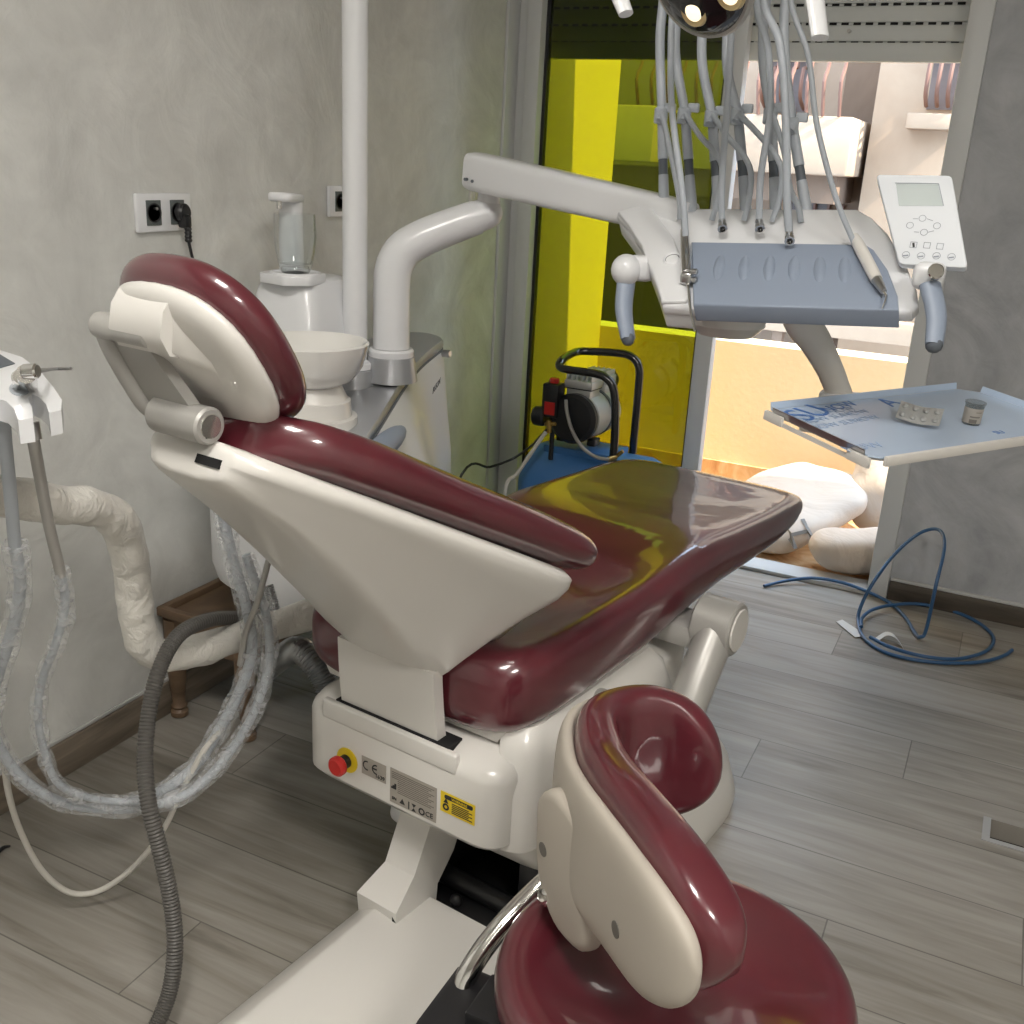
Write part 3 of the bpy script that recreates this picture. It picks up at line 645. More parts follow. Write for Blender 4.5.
# back pad: a wide shell curving round
ARC = [(-.120, .735), (-.175, .770), (-.235, .830), (-.297, .895), (-.346, .965), (-.374, 1.040), (-.354, 1.102), (-.292, 1.136), (-.222, 1.128)]
arc = crom([(x, y, 0) for x, y in ARC], 5); na = len(arc)
def pad(off_in0, off_out, hh_, zc_, shrink, e=.5, k=24, u0=0.0, u1=1.0):
    rings = []; T, U = frames(arc); n = 44
    tot = [0]
    for i in range(1, na): tot.append(tot[-1]+(arc[i]-arc[i-1]).length)
    for q in range(n+1):
        t = .5-.5*math.cos(PI*q/n); t = u0+(u1-u0)*t; s = t*tot[-1]
        i = next(i for i in range(1, na) if tot[i] >= s-1e-9); f = (s-tot[i-1])/(tot[i]-tot[i-1]); p = arc[i-1].lerp(arc[i], f)
        tg = (arc[i]-arc[i-1]).normalized(); nrm = Vector((tg.y, -tg.x, 0))           # towards the sitter
        d_ = min((t-u0)/(u1-u0), 1-(t-u0)/(u1-u0))*2
        env = max(.10, (1-(1-min(1, d_/.42))**2.4)**.5) if d_ < .42 else 1
        envt = max(.15, (1-(1-min(1, d_/.16))**2)**.5) if d_ < .16 else 1
        env = max(env, min(1, ((1-t)*6)**.5) if t > .6 else 0)
        h = hh_*env*(.80+.28*min(1, t*1.5)); zt_off = .040*(1-min(1, t*2))-.020*min(1, max(0, t-.35)*2.5); off_in = off_in0*(1-shrink*max(0, t-.5)*1.2); mid = (off_in+off_out)/2; th = abs(off_in-off_out)/2*envt; pass
        ring = []
        for j in range(k):
            a = 2*PI*j/k; c_, s_ = math.cos(a), math.sin(a)
            ring.append(p + nrm*(mid+th*math.copysign(abs(c_)**e, c_)) + Vector((0, 0, zc_+zt_off+h*math.copysign(abs(s_)**.62, s_)))+nrm*(.0))
        rings.append(ring)
    return loft(rings)
obj('back_cushion', pad(.048, -.016, .090, .645, .75), 'maroon', stool, subd=1)
bs = obj('back_shell', pad(-.008, -.034, .080, .634, 0, .7, 24, .012, .74), 'cream', stool, subd=1)
ti = 17; pm = arc[ti]; tg = (arc[ti+1]-arc[ti-1]).normalized(); nm = Vector((-tg.y, tg.x, 0))      # outward
nm = (nm + Vector((0, -.45, 0))).normalized(); tg = Vector((nm.y, -nm.x, 0))
LM = Matrix(((tg.x, 0, nm.x, pm.x), (tg.y, 0, nm.y, pm.y), (0, 1, 0, .610), (0, 0, 0, 1)))
lug = prism(ngon_round([(-.075, -.085), (.00, -.100), (.050, -.055), (.060, .045), (.02, .075), (-.06, .065)], .03), .030, .012, 4)
obj('mount_lug', xf(lug, LM @ Matrix.Translation((.0, 0, .012))), 'cream', stool)
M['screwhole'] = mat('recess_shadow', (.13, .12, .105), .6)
T_, U_ = frames(arc)
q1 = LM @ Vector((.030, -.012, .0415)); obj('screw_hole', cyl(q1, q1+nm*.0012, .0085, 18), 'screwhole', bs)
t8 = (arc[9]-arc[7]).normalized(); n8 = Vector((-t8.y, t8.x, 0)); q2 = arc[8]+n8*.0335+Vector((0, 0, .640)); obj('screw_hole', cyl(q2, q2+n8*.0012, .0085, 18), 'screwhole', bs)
tb = LM @ Vector((.03, -.080, .03))
obj('back_tube', tube([tb+Vector((.02, 0, .03)), tb, (-.395, 1.02, .475), (-.430, .955, .435), (-.448, .905, .40), (-.450, .885, .375), (-.43, .88, .36)], .0135, 14, 6), 'chrome', stool)
obj('clamp_block', join(span((-.475, .80, .30), (-.35, .92, .385), .012), cyl((-.40, .93, .375), (-.40, .965, .385), .024, 18, .004)), 'black', stool)
obj('adjust_knob', join(cyl((-.455, .80, .345), (-.49, .78, .345), .026, 16, .004)), 'black', stool)
obj('back_bracket', span((-.42, .83, .385), (-.2, .90, .405), .004), 'black', stool)

# dark letter printed on the leaning sack
from mathutils.bvhtree import BVHTree
bv = BVHTree.FromPolygons(G1[0], G1[1])
def printed(s, size, px, py, along, m):
    r = ray(px, py); hit, n, _, _ = bv.ray_cast(EYE, r.normalized())
    if hit is None: return
    if n.dot(r) > 0: n = -n
    a = (Vector(along)-n*Vector(along).dot(n)).normalized(); pl = Plane(hit, a, n.cross(a))
    g = text_geo(s, size, pl.M(), ext=.0)
    v = []
    for p in g[0]:
        h, nn, _, _ = bv.ray_cast(p+n*.2, -n); v.append((h if h is not None else p)+n*.006)
    obj('printed_letter', (v, g[1]), 'inkfine', s1)
printed('H', .16, 800, 535, (.75, .62, .2), 'inkgrey')
# ================================================================== DENTAL UNIT (cabinet beside the chair)
unit = thing('dental_unit', 'white dental unit cabinet with spittoon and silver top by the left wall', 'dental unit', (-1.36, 2.0, 0))
TOP = ngon_round([(-1.10, 1.57), (-1.20, 1.84), (-1.285, 2.06), (-1.345, 2.25), (-1.375, 2.43), (-1.47, 2.46), (-1.56, 2.36), (-1.60, 2.0), (-1.50, 1.60), (-1.30, 1.52)], .07, 5)
cxm = Vector((-1.38, 2.0))
def u_ring(dz, k, base=None, push=0):
    out = []
    for p in TOP:
        d_ = Vector((p[0], p[1]))-cxm; q = cxm+d_*k; s_ = d_.normalized()
        out.append(Vector((q.x+push*max(0, s_.x+.2), q.y+push*.3*max(0, s_.y), (.755+(p[1]-1.6)*.125+dz) if base is None else base)))
    return out
obj('cabinet', loft([u_ring(0, .9, .42), u_ring(0, .97, .43, .05), u_ring(0, 1, .47, .105), u_ring(0, 1, .56, .095), u_ring(0, 1, .66, .060), u_ring(-.045, 1.0, None, .016), u_ring(-.012, 1.0)]), 'white2', unit, ang=50)
obj('top_panel', loft([u_ring(-.012, 1.0), u_ring(-.006, 1.012), u_ring(.004, 1.008), u_ring(.010, .985)]), 'silver', unit)
obj('groove', loft([u_ring(-.020, 1.0, None, .003), u_ring(-.016, 1.006, None, .003), u_ring(-.012, 1.0, None, .001)]), 'dgrey', unit)
# grey grip recess and maker's mark on the side panel
gp = at(384, 446, x=-1.150)
obj('side_handle', xf(sphere((0, 0, 0), 1, 24, (.026, .155, .026)), Matrix.Translation(gp) @ Matrix.Rotation(.29, 4, 'Z')), 'grey', unit)
pf = Plane(at(432, 385, x=-1.275), (-.30, .95, .12), (.12, 0, 1))
obj('maker_mark', text_geo('BUSON', .026, pf.M() @ Matrix.Translation((0, 0, .012))), 'ink', unit)
obj('top_knob', join(cyl((-1.372, 2.40, .83), (-1.345, 2.40, .832), .010, 14, .002)), 'steel', unit)
# spittoon
BX, BYY, BZ = -1.307, 1.737, .956
obj('spittoon_bowl', lathe([(.0, BZ-.092), (.060, BZ-.090), (.088, BZ-.076), (.108, BZ-.048), (.118, BZ-.012), (.121, BZ), (.117, BZ+.003), (.108, BZ-.004), (.098, BZ-.034), (.070, BZ-.060), (.03, BZ-.070), (0, BZ-.072)], 56, (BX, BYY, 0)), 'ceramic', unit)
obj('bowl_stem', lathe([(.105, .70), (.100, .76), (.096, .80), (.085, .802), (.082, .835), (.076, .838), (.066, .86), (.055, .88), (.045, .884)], 40, (BX, BYY, 0)), 'white', unit)
def rr(cx, cy, wx, wy, z, r=.04): return [Vector((p[0], p[1], z)) for p in ngon_round([(cx-wx, cy-wy), (cx+wx, cy-wy), (cx+wx, cy+wy), (cx-wx, cy+wy)], r, 5)]
TX, TY = -1.49, 1.95
obj('cup_tower', loft([rr(TX, TY, .115, .12, .76), rr(TX, TY, .112, .12, .85), rr(TX, TY+.005, .098, .105, .95), rr(TX, TY+.01, .082, .09, 1.03), rr(TX, TY+.012, .074, .082, 1.052), rr(TX, TY+.012, .064, .072, 1.058)]), 'white2', unit)
obj('cup_rest', join(prism(ngon_round([(TX-.045, TY-.100), (TX+.04, TY-.118), (TX+.082, TY-.075), (TX+.072, TY+.0), (TX-.06, TY+.0)], .012), .022, .003, 2, Matrix.Translation((0, 0, 1.048))), lathe([(.049, 1.0695), (.052, 1.073), (.056, 1.073), (.058, 1.0695)], 32, (TX+.019, TY-.048, 0))), 'white2', unit)
cx_, cy_ = TX-.034, TY+.008
obj('filler_spout', join(loft([rr(cx_, cy_, .027, .026, 1.056, .022), rr(cx_, cy_, .026, .025, 1.15, .022), rr(cx_, cy_, .024, .023, 1.225, .02)]),
    xf(prism(ngon_round([(-.030, -.075), (.026, -.075), (.030, .03), (-.030, .03)], .026, 6), .020, .007, 3), Matrix.Translation((cx_-.002, cy_, 1.218)) @ Matrix.Rotation(.30, 4, 'Z') @ Matrix.Rotation(-.06, 4, 'X'))), 'white2', unit)
obj('nozzle', cyl((cx_+.008, cy_-.052, 1.206), (cx_+.008, cy_-.052, 1.223), .006, 14), 'chrome', unit)
# swing-arm post with elbow
E0 = at(391, 362, z=.865); ez0 = .832
obj('post_collar', lathe([(.064, ez0-.01), (.060, ez0+.02), (.056, ez0+.048), (.05, ez0+.05)], 36, (E0.x, E0.y, 0)), 'silver', unit)
obj('post_ring', lathe([(.052, ez0+.045), (.054, ez0+.05), (.054, ez0+.062), (.050, ez0+.067)], 36, (E0.x, E0.y, 0)), 'white2', unit)
E1 = at(488, 213, x=-1.135)
hx = (Vector((E1.x, E1.y, 0))-Vector((E0.x, E0.y, 0))); hl = hx.length; hx = hx/hl
def el(h, z): return Vector((E0.x, E0.y, z))+hx*h
el_pts = [el(0, .90), el(0, .98), el(0, 1.04), el(.004, 1.085), el(.025, 1.125), el(.065, 1.152), el(.115, 1.175), el(.19, 1.205), el(hl-.03, E1.z-.012), el(hl, E1.z)]
obj('elbow_post', tube(el_pts, [.0435, .0435, .0435, .0435, .043, .042, .041, .039, .037, .035], 24, 5), 'white2', unit)
obj('elbow_cap', sphere(E1, .0345, 20, (1, 1, 1)), 'white2', unit)
obj('joint_stub', lathe([(.026, 0), (.025, .045), (.020, .048)], 24, (E1.x, E1.y, E1.z+.012)), 'white2', unit)

# glass tumbler on the cup rest
tz = 1.0705; gx, gy = TX+.019, TY-.048
tum = thing('glass_tumbler', 'clear glass tumbler standing under the white filler spout', 'glass', (gx, gy, tz))
obj('glass_wall', lathe([(.030, tz), (.036, tz+.012), (.044, tz+.045), (.0475, tz+.08), (.0455, tz+.128), (.0440, tz+.128), (.0460, tz+.08), (.0425, tz+.046), (.035, tz+.020), (.0, tz+.016)], 40, (gx, gy, 0)), 'glass', tum)
obj('glass_base', lathe([(.0, tz), (.029, tz), (.033, tz+.006), (.030, tz+.014), (.0, tz+.015)], 40, (gx, gy, 0)), 'glass', tum)

# operating lamp: tall pole, arm overhead, lamp head
PP = at(355, 385, x=-1.375); pz0 = .80
lamp = thing('operating_lamp', 'operating lamp on a tall white pole, its dark head at the top', 'lamp', (PP.x, PP.y, pz0))
obj('pole', cyl((PP.x, PP.y, pz0+.03), (PP.x, PP.y, 2.38), .0285, 28), 'white2', lamp)
obj('pole_collar', lathe([(.052, pz0), (.049, pz0+.02), (.046, pz0+.05), (.04, pz0+.052)], 32, (PP.x, PP.y, 0)), 'silver', lamp)
obj('pole_ring', lathe([(.037, pz0+.05), (.041, pz0+.053), (.041, pz0+.066), (.030, pz0+.072)], 32, (PP.x, PP.y, 0)), 'white2', lamp)
LH = at(704, -24, d=1.45); LX = Vector((-.30, -.80, -.52)).normalized()
obj('overhead_arm', tube([(PP.x, PP.y, 2.30), (PP.x+.05, PP.y-.02, 2.38), (-1.0, 1.85, 2.40), (LH.x-.05, LH.y+.28, 2.36), (LH.x, LH.y+.24, 2.25), (LH.x, LH.y+.22, 1.95), (LH.x, LH.y+.15, LH.z+.08), LH-LX*.05], .020, 16, 6), 'white2', lamp)
obj('lamp_head', lathe([(0, -.075), (.03, -.072), (.06, -.05), (.080, -.015), (.086, .004), (.083, .012), (.078, .012)], 48, LH, LX), 'satin', lamp)
lf = obj('front_cover', lathe([(.0795, .006), (.078, .014), (.066, .026), (.04, .034), (0, .036)], 48, LH, LX), 'lampfront', lamp)
qd = Vector((0, 0, 1)).rotation_difference(LX).to_matrix()
M['goldref'] = mat('gold_reflector', (.62, .48, .26), .3, metal=.7)
def led_dir(px, py):
    r = ray(px, py).normalized(); n = LX; t = (LH+LX*.024-EYE).dot(n)/r.dot(n); return EYE+r*t
for px_, py_ in ((697, 9), (733, -8)):
    p = led_dir(px_, py_); lo = obj('reflector', lathe([(.021, -.004), (.0235, .004), (.021, .010), (.014, .0085)], 24, p, LX), 'goldref', lf)
    obj('led', lathe([(.016, .006), (.013, .0105), (0, .012)], 20, p, LX), 'led', lo)
hp = [at(607, -40, d=1.42), at(615, -15, d=1.40), at(626, 14, d=1.39)]
obj('handle', tube(hp, [.0135, .0135, .011], 14, 5, flat=.7), 'white2', lamp)
hq = [at(806, -60, d=1.42), at(812, -20, d=1.40), at(820, 38, d=1.39)]
obj('handle', tube(hq, [.016, .016, .014], 14, 5, flat=.6), 'white2', lamp)
obj('yoke', tube([hp[0], at(640, -75, d=1.46), at(704, -90, d=1.5), at(780, -85, d=1.46), hq[0]], .010, 12, 5), 'white2', lamp)

# ================================================================== INSTRUMENT TABLE
tab = thing('instrument_table', 'white instrument table with grey mat on a swing arm before the door', 'instrument table', (-.4, 1.8, 1.05))
TO = at(665, 307, y=1.68)
TP = Plane(TO, at(915, 310, y=1.68)-TO, at(640, 208, y=1.92)-TO)
def tpoly(pix): return [TP.uv(*p) for p in pix]
out_top = [(640, 207), (858, 208), (872, 216), (888, 232), (906, 262), (917, 288), (919, 304), (912, 311), (700, 308), (662, 305), (656, 285), (642, 248), (628, 226), (616, 213)]
def tprism(pix, h0, h1, r=0, rad=0, seg=3):
    p = tpoly(pix) if isinstance(pix[0][0], (int,)) else pix
    if rad: p = ngon_round(p, rad, 4)
    return xf(prism(p, h1-h0, r, seg), TP.M() @ Matrix.Translation((0, 0, h0)))
obj('table_body', tprism(out_top, -.024, 0, .008), 'white2', tab)
ins = [(c_[0]*.84+.03, c_[1]*.70+.075) for c_ in tpoly(out_top)]
obj('table_underside', tprism(ins, -.052, -.023, .014), 'white', tab)
obj('side_rim', tprism([(640, 208), (654, 213), (674, 240), (688, 276), (691, 300), (686, 304), (662, 304), (656, 285), (642, 248), (628, 226), (618, 214)], -.004, .007, .005), 'white2', tab)
matp = [(692, 246), (866, 249), (874, 254), (888, 274), (898, 300), (899, 315), (694, 309)]
obj('table_cheek', tprism([(617, 214), (642, 248), (656, 285), (662, 304), (690, 306), (676, 270), (660, 236), (640, 212)], -.055, -.012, .010), 'white2', tab)
mt = obj('grey_mat', join(tprism(matp, -.027, .010, .004), *[xf(sphere((0, 0, 0), 1, 14, (.010, .035, .006)), TP.M() @ Matrix.Translation((*TP.uv(720+k*25, 272+k*.5), .009)) @ Matrix.Rotation(.15, 4, 'Z')) for k in range(7)]), 'grey', tab)
gu = TP.uv(673, 262)
ga = obj('pressure_gauge', lathe([(.0, .004), (.012, .004), (.0125, .008), (.0145, .010), (.017, .008), (.018, 0)], 28, TP.w(*gu), TP.n), 'white2', tab)
obj('gauge_face', lathe([(.0118, .0042), (.0, .0062)], 24, TP.w(*gu), TP.n), 'label', ga)
obj('gauge_ring', lathe([(.0105, .0062), (.0125, .0075), (.0128, .0062)], 24, TP.w(*gu), TP.n), 'ink', ga)
# round joint housing under the table, small black connectors
jc = at(728, 316, y=1.90)
obj('joint_housing', join(cyl(jc+Vector((0, 0, -.035)), jc+Vector((0, 0, .06)), .070, 36, .02)), 'white', tab)
for px_ in (702, 717): 
    q = at(px_, 315, y=1.80); obj('connector', cyl(q, q+Vector((0, 0, .03)), .0065, 12, .002), 'dgrey', tab)
for px_ in (799, 809, 820, 831):
    q = at(px_, 317, y=1.74); obj('port', cyl(q+Vector((0, 0, -.002)), q+Vector((0, 0, .02)), .004, 10), 'dgrey', tab)
# swing beam from the elbow to the table
b0, b1 = at(478, 172, y=2.16), at(655, 212, y=1.94)
bd = (b1-b0).normalized(); sd = bd.cross(Vector((0, 0, 1))).normalized(); ud = sd.cross(bd)
def bring2(t, hw, hh, r): 
    return [b0.lerp(b1, t)+sd*p[0]+ud*p[1] for p in ngon_round([(-hw, -hh), (hw, -hh), (hw, hh), (-hw, hh)], r, 5)]
obj('swing_beam', loft([bring2(-.045, .02, .030, .015), bring2(-.035, .029, .039, .018), bring2(0, .032, .042, .02), bring2(.5, .032, .039, .02), bring2(1.0, .03, .034, .018), bring2(1.15, .03, .030, .018)]), 'white2', tab)
for k in (0, 1): obj('beam_screw', cyl(at(474+k*7, 171+k*2+.0, y=2.16)+Vector((-.0, -.030, -.018)), at(474+k*7, 171+k*2, y=2.16)+Vector((0, -.042, -.018)), .0035, 10), 'dgrey', tab)
obj('pivot_pin', join(cyl(E1+Vector((0, 0, .058)), E1+Vector((0, 0, .085)), .014, 18), cyl(E1+Vector((.024, 0, .058)), E1+Vector((.024, 0, .085)), .008, 12)), 'chrome', tab)
# handles hanging at both ends
def handle(p_top, p_bot, dirx, nm):
    h = obj('handle', tube([p_top, p_top.lerp(p_bot, .5)+Vector((dirx*.006, 0, 0)), p_bot], [.0175, .0165, .014], 14, 5, flat=.75), 'grey', tab)
    obj('end_cap', sphere(p_bot, .0125, 12, (1, .8, 1)), 'dgrey', h)
    return h
ht = at(626, 282, y=1.775); handle(ht, at(628, 339, y=1.73), -1, 'l')
obj('handle_knuckle', join(sphere(at(626, 270, y=1.775), .027, 20, (1, 1, 1.05)), box(at(642, 268, y=1.80), (.05, .045, .045), .012, 3)), 'white2', tab)
ht2 = at(930, 285, y=1.665); h2 = handle(ht2, at(934, 345, y=1.62), 1, 'r')
sc_p = at(935, 273, y=1.655)
obj('handle_bolt', join(cyl(sc_p, sc_p+Vector((.002, -.014, .004)), .0115, 22, .002)), 'chrome', h2)
obj('handle_hub', box(at(929, 276, y=1.685), (.045, .045, .04), .012, 3), 'white2', tab)
# key panel
cpo = at(900, 262, y=1.735)
CPp = Plane(cpo, at(966, 268, y=1.735)-cpo, at(878, 176, y=1.80)-cpo)
cpix = [(876, 174), (952, 175), (968, 268), (899, 264)]
cq = [CPp.uv(*p) for p in cpix]
cp = obj('key_panel', xf(prism(ngon_round(cq, .008, 4), .018, .003, 2), CPp.M() @ Matrix.Translation((0, 0, -.018))), 'panelwhite', tab)
def cpoly(pix, h): return xf(prism([CPp.uv(*p) for p in pix], h, 0), CPp.M())
M['lcd'] = mat('lcd_grey', (.52, .58, .58), .2, coat=.3)
obj('display', cpoly([(896, 184), (938, 184.5), (943, 206), (899, 206)], .0006), 'lcd', cp)
def cline(p, q, wd=.0009):
    a, b_ = Vector(CPp.uv(*p)), Vector(CPp.uv(*q)); d_ = (b_-a); n = Vector((-d_.y, d_.x)).normalized()*wd/2
    return [CPp.w(*(v), .0008) for v in (a+n, a-n, b_-n, b_+n)], [[0, 1, 2, 3]]
def cring2(p, r, wd=.0008, n=18):
    c_ = CPp.uv(*p); return [CPp.w(c_[0]+q*math.cos(a), c_[1]+q*math.sin(a), .0008) for a in [2*PI*i/n for i in range(n+1)] for q in (r, r-wd)], [[2*i, 2*i+1, 2*i+3, 2*i+2] for i in range(n)]
def csq(p, r): 
    c_ = CPp.uv(*p); k = [(-r, -r), (r, -r), (r, r), (-r, r)]; return join(*[([CPp.w(c_[0]+a[0], c_[1]+a[1], .0008), CPp.w(c_[0]+b_[0], c_[1]+b_[1], .0008), CPp.w(c_[0]+b_[0]*.85, c_[1]+b_[1]*.85, .0008), CPp.w(c_[0]+a[0]*.85, c_[1]+a[1]*.85, .0008)], [[0, 1, 2, 3]]) for a, b_ in zip(k, k[1:]+k[:1])])
obj('display_edge', join(cline((895, 183.3), (938.5, 183.8), .0012), cline((938.5, 183.8), (943.5, 206), .0012)), 'inkgrey', cp)
for grp in ([cring2(p, .0055) for p in ((910, 225.5), (922.5, 218.5), (937, 226), (924, 232.5))],):
    for g_ in grp: obj('key_ring', g_, 'inkgrey', cp)
obj('key_frame', join(cline((913, 219), (918, 219)), cline((927, 219), (933, 221)), cline((914, 232), (919, 232.5)), cline((928, 232.5), (934, 231))), 'inkgrey', cp)
for i, p in enumerate(((913.5, 245), (927, 245.5), (940, 246.5))):
    k_ = obj('key_square', csq(p, .0050), 'inkgrey', cp)
for i, p in enumerate(((906, 255), (921, 256), (936.5, 256), (951.5, 257))):
    k_ = obj('key_circle', join(cring2(p, .0058), cline((p[0]-3, p[1]+1), (p[0]+2.4, p[1]+.4), .0022)), 'inkgrey', cp)
obj('key_mark', cline((913.4, 243), (913.8, 247.5), .0032), 'ink', cp)

# whips: stiff rods that carry the hoses over the table
WY = 1.915
whips = [((664, 204), (662, 112), (660, 40)), ((691.5, 205), (685, 112), (676, 60), (676, 24)), ((718, 205), (712, 115), (703, 70), (702, 36)), ((745.5, 206), (738, 113), (728, 75), (727, 38)), ((775.5, 208), (771, 112), (764, 70), (763, 34)), ((806, 208), (792, 122), (786, 70), (784, 20))]
tops = []
for i, wp in enumerate(whips):
    p0 = at(*wp[0], y=WY); p1 = at(*wp[1], y=WY+.02); ax_ = p1-p0
    wh = obj('whip_base', tube([p0-ax_*.08, p0+ax_*.32], [.0105, .0088], 14, 1), 'lgrey', tab)
    obj('whip_band', tube([p0+ax_*.31, p0+ax_*.50], .0084, 14, 1), 'dgrey', wh)
    obj('whip_rod', tube([p0+ax_*.49, p0+ax_*1.0], [.0095, .0085], 14, 1), 'lgrey', wh)
    cpt = p0+ax_*.97
    obj('hose_clip', join(cyl(cpt-Vector((0, .006, .016)), cpt+Vector((0, -.006, .012)), .0125, 14, .002), box(cpt+Vector((.016, -.004, .012)), (.02, .012, .016), .003), cyl(cpt+Vector((.002, -.020, -.012)), cpt+Vector((.004, -.012, -.002)), .0075, 12)), 'lgrey', wh)
    up = [p1]+[at(*q, y=WY+.035+.02*k) for k, q in enumerate(wp[2:])]
    tops.append(up[-1])
    # hose that climbs the rod
    obj('climbing_hose', tube([p0+ax_*.9]+up+[up[-1]+Vector((-.004, .01, .08)), up[-1]+Vector((.0, -.02, .14))], .0085, 12, 6), 'lgrey', tab)
def feed(pts, ys_, r=.0052):
    return obj('feed_hose', tube([at(*p, y=y_) for p, y_ in zip(pts, ys_)], r, 10, 7), 'lgrey', tab)
feed([(662, 113), (668, 140), (677, 185), (680, 205), (680, 219)], (1.918, 1.885, 1.87, 1.865, 1.868))
feed([(686, 114), (700, 136), (716, 154), (722, 170), (717, 200), (712, 220)], (1.918, 1.88, 1.865, 1.86, 1.862, 1.866))
feed([(713, 115), (727, 136), (744, 156), (751, 174), (749, 200), (744, 220)], (1.918, 1.88, 1.865, 1.86, 1.862, 1.866))
feed([(739, 114), (760, 136), (776, 156), (782, 174), (779, 200), (772, 221)], (1.918, 1.88, 1.865, 1.86, 1.862, 1.866))
feed([(772, 113), (784, 150), (790, 188), (798, 206), (801, 222)], (1.918, 1.88, 1.87, 1.866, 1.868))

# hanging instrument hoses: each can be lifted off its rod
def hang(name, label, cat, pts, ys_, r, top, grp=None):
    p = [at(*q, y=y_) for q, y_ in zip(pts, ys_)]
    t = thing(name, label, cat, p[-1], 0, grp)
    a = p[0]; apex = Vector(((a.x+top.x)/2, (a.y+top.y)/2, max(a.z, top.z)+.15))
    lead = [top+Vector((0, -.02, .14)), apex, a+Vector((0, .01, .10))]
    obj('hose', tube(lead+p, r, 12, 7), 'lgrey', t)
    return t, p
def metal_end(t, p, q, n=1):
    d_ = (q-p).normalized()
    e = obj('coupling', lathe([(.0066, 0), (.0072, .002), (.0072, .014), (.0085, .015), (.0085, .024), (.006, .0245), (.006, .020), (.0, .020)], 20, p, d_), 'chrome', t)
    u = d_.orthogonal().normalized(); w_ = d_.cross(u)
    obj('coupling_port', join(*[cyl(p+d_*.019+(u*math.cos(a)+w_*math.sin(a))*.003, p+d_*.0252+(u*math.cos(a)+w_*math.sin(a))*.003, .0013, 8) for a in (.5, 2.1, 3.7, 5.2)]), 'ink', e)
G = 'hoses hanging over the instrument table'
t, p = hang('instrument_hose', 'grey hose ending in a bare chrome coupling, leftmost of three bare ends', 'hose', [(731, 5), (731, 40), (727, 105), (722, 180), (722, 221)], (1.84, 1.83, 1.82, 1.825, 1.835), .0058, tops[2], G)
metal_end(t, p[-1], at(723, 236, y=1.80))
t, p = hang('instrument_hose', 'grey hose ending in a bare chrome coupling, middle one of three bare ends', 'hose', [(757, 4), (768, 48), (770, 112), (761, 175), (759, 221)], (1.84, 1.83, 1.82, 1.825, 1.835), .0058, tops[3], G)
metal_end(t, p[-1], at(761, 237, y=1.80))
t, p = hang('instrument_hose', 'grey hose whose chrome coupling lies on the grey mat edge', 'hose', [(764, 0), (780, 45), (786, 125), (787, 195), (789, 233)], (1.80, 1.79, 1.785, 1.79, 1.80), .0066, tops[4], G)
metal_end(t, p[-1], at(790.5, 252, y=1.755))
t, p = hang('scaler_handpiece', 'white scaler handpiece lying across the right end of the grey mat', 'handpiece', [(790, -4), (808, 55), (817, 125), (835, 195), (852, 238), (857, 248)], (1.78, 1.775, 1.77, 1.775, 1.785, 1.785), .0045, tops[5], G)
def ont(px, py, h): return TP.w(*TP.uv(px, py), h)
k0, k1, k2, k3 = ont(855, 248, .022), ont(877, 291, .022), ont(884, 303, .022), ont(885, 317, .016)
hs_ = obj('handle', tube([k0, k0.lerp(k1, .25), k0.lerp(k1, .8), k1], [.0072, .0098, .0098, .0088], 16, 4), 'white', t)
obj('nose', tube([k1, k1.lerp(k2, .6), k2], [.008, .0066, .0050], 14, 3), 'steel', t)
obj('tip', tube([k2, k2.lerp(k3, .3)+Vector((.003, 0, 0)), k3+Vector((-.004, 0, 0))], [.0026, .0018, .0010], 8, 4), 'chrome', t)
t, p = hang('air_water_syringe', 'chrome air and water syringe hanging at the left end of the grey mat', 'syringe', [(674, -4), (671, 45), (672, 110), (682, 190), (685.5, 236)], (1.82, 1.80, 1.785, 1.775, 1.775), .0058, tops[1], G)
k0, k1 = ont(685.5, 238, .014), ont(688.5, 284, .018)
obj('syringe_handle', tube([k0, k0.lerp(k1, .5), k0.lerp(k1, .98)], [.0080, .0098, .0098], 18, 3), 'chrome', t)
obj('syringe_head', box(k1+Vector((.001, 0, -.004)), (.021, .022, .022), .006, 3), 'steel', t)
for dz in (.010, -.004): obj('button', cyl(k1+Vector((.008, -.003, dz-.002)), k1+Vector((.019, -.006, dz-.002)), .0048, 12, .001), 'steel', t)
k2, k3, k4 = ont(690, 296, .016), ont(691, 312, .010), ont(695, 331, .0)
obj('syringe_tip', tube([k1+Vector((.002, -.002, -.012)), k2, k3, k4], [.0042, .0030, .0022, .0020], 10, 5), 'chrome', t)

# tray on its arm
ta, tbb, td = at(767, 407, z=.950), at(865, 459, z=.928), at(968, 385, z=.960)
TR = Plane(ta, td-ta, ta-tbb)             # u to the far right, v to the back
tu = (td-ta).length; tv = -(TR.a.dot(tbb-ta)), (TR.b.dot(tbb-ta))
U1, V0 = tu, tv[1]
def tr(u, v, h=0): return TR.w(u, v, h)
def trp(pts, h0, h1, r=0): return xf(prism(pts, h1-h0, r), TR.M() @ Matrix.Translation((0, 0, h0)))
TC = .014
tin = [(.0, -TC), (TC, 0), (U1-.03, 0), (U1, -.03), (U1, V0+TC), (U1-TC, V0), (TC, V0), (.0, V0+TC)]
tray = obj('tray', join(trp(tin, -.008, -.0055)), 'steel', tab)
obj('film', trp([(c_[0]*.985+U1*.0075, c_[1]*.97+V0*.015) for c_ in tin], -.0055, -.0045), 'film', tray, label='pale blue protective film')
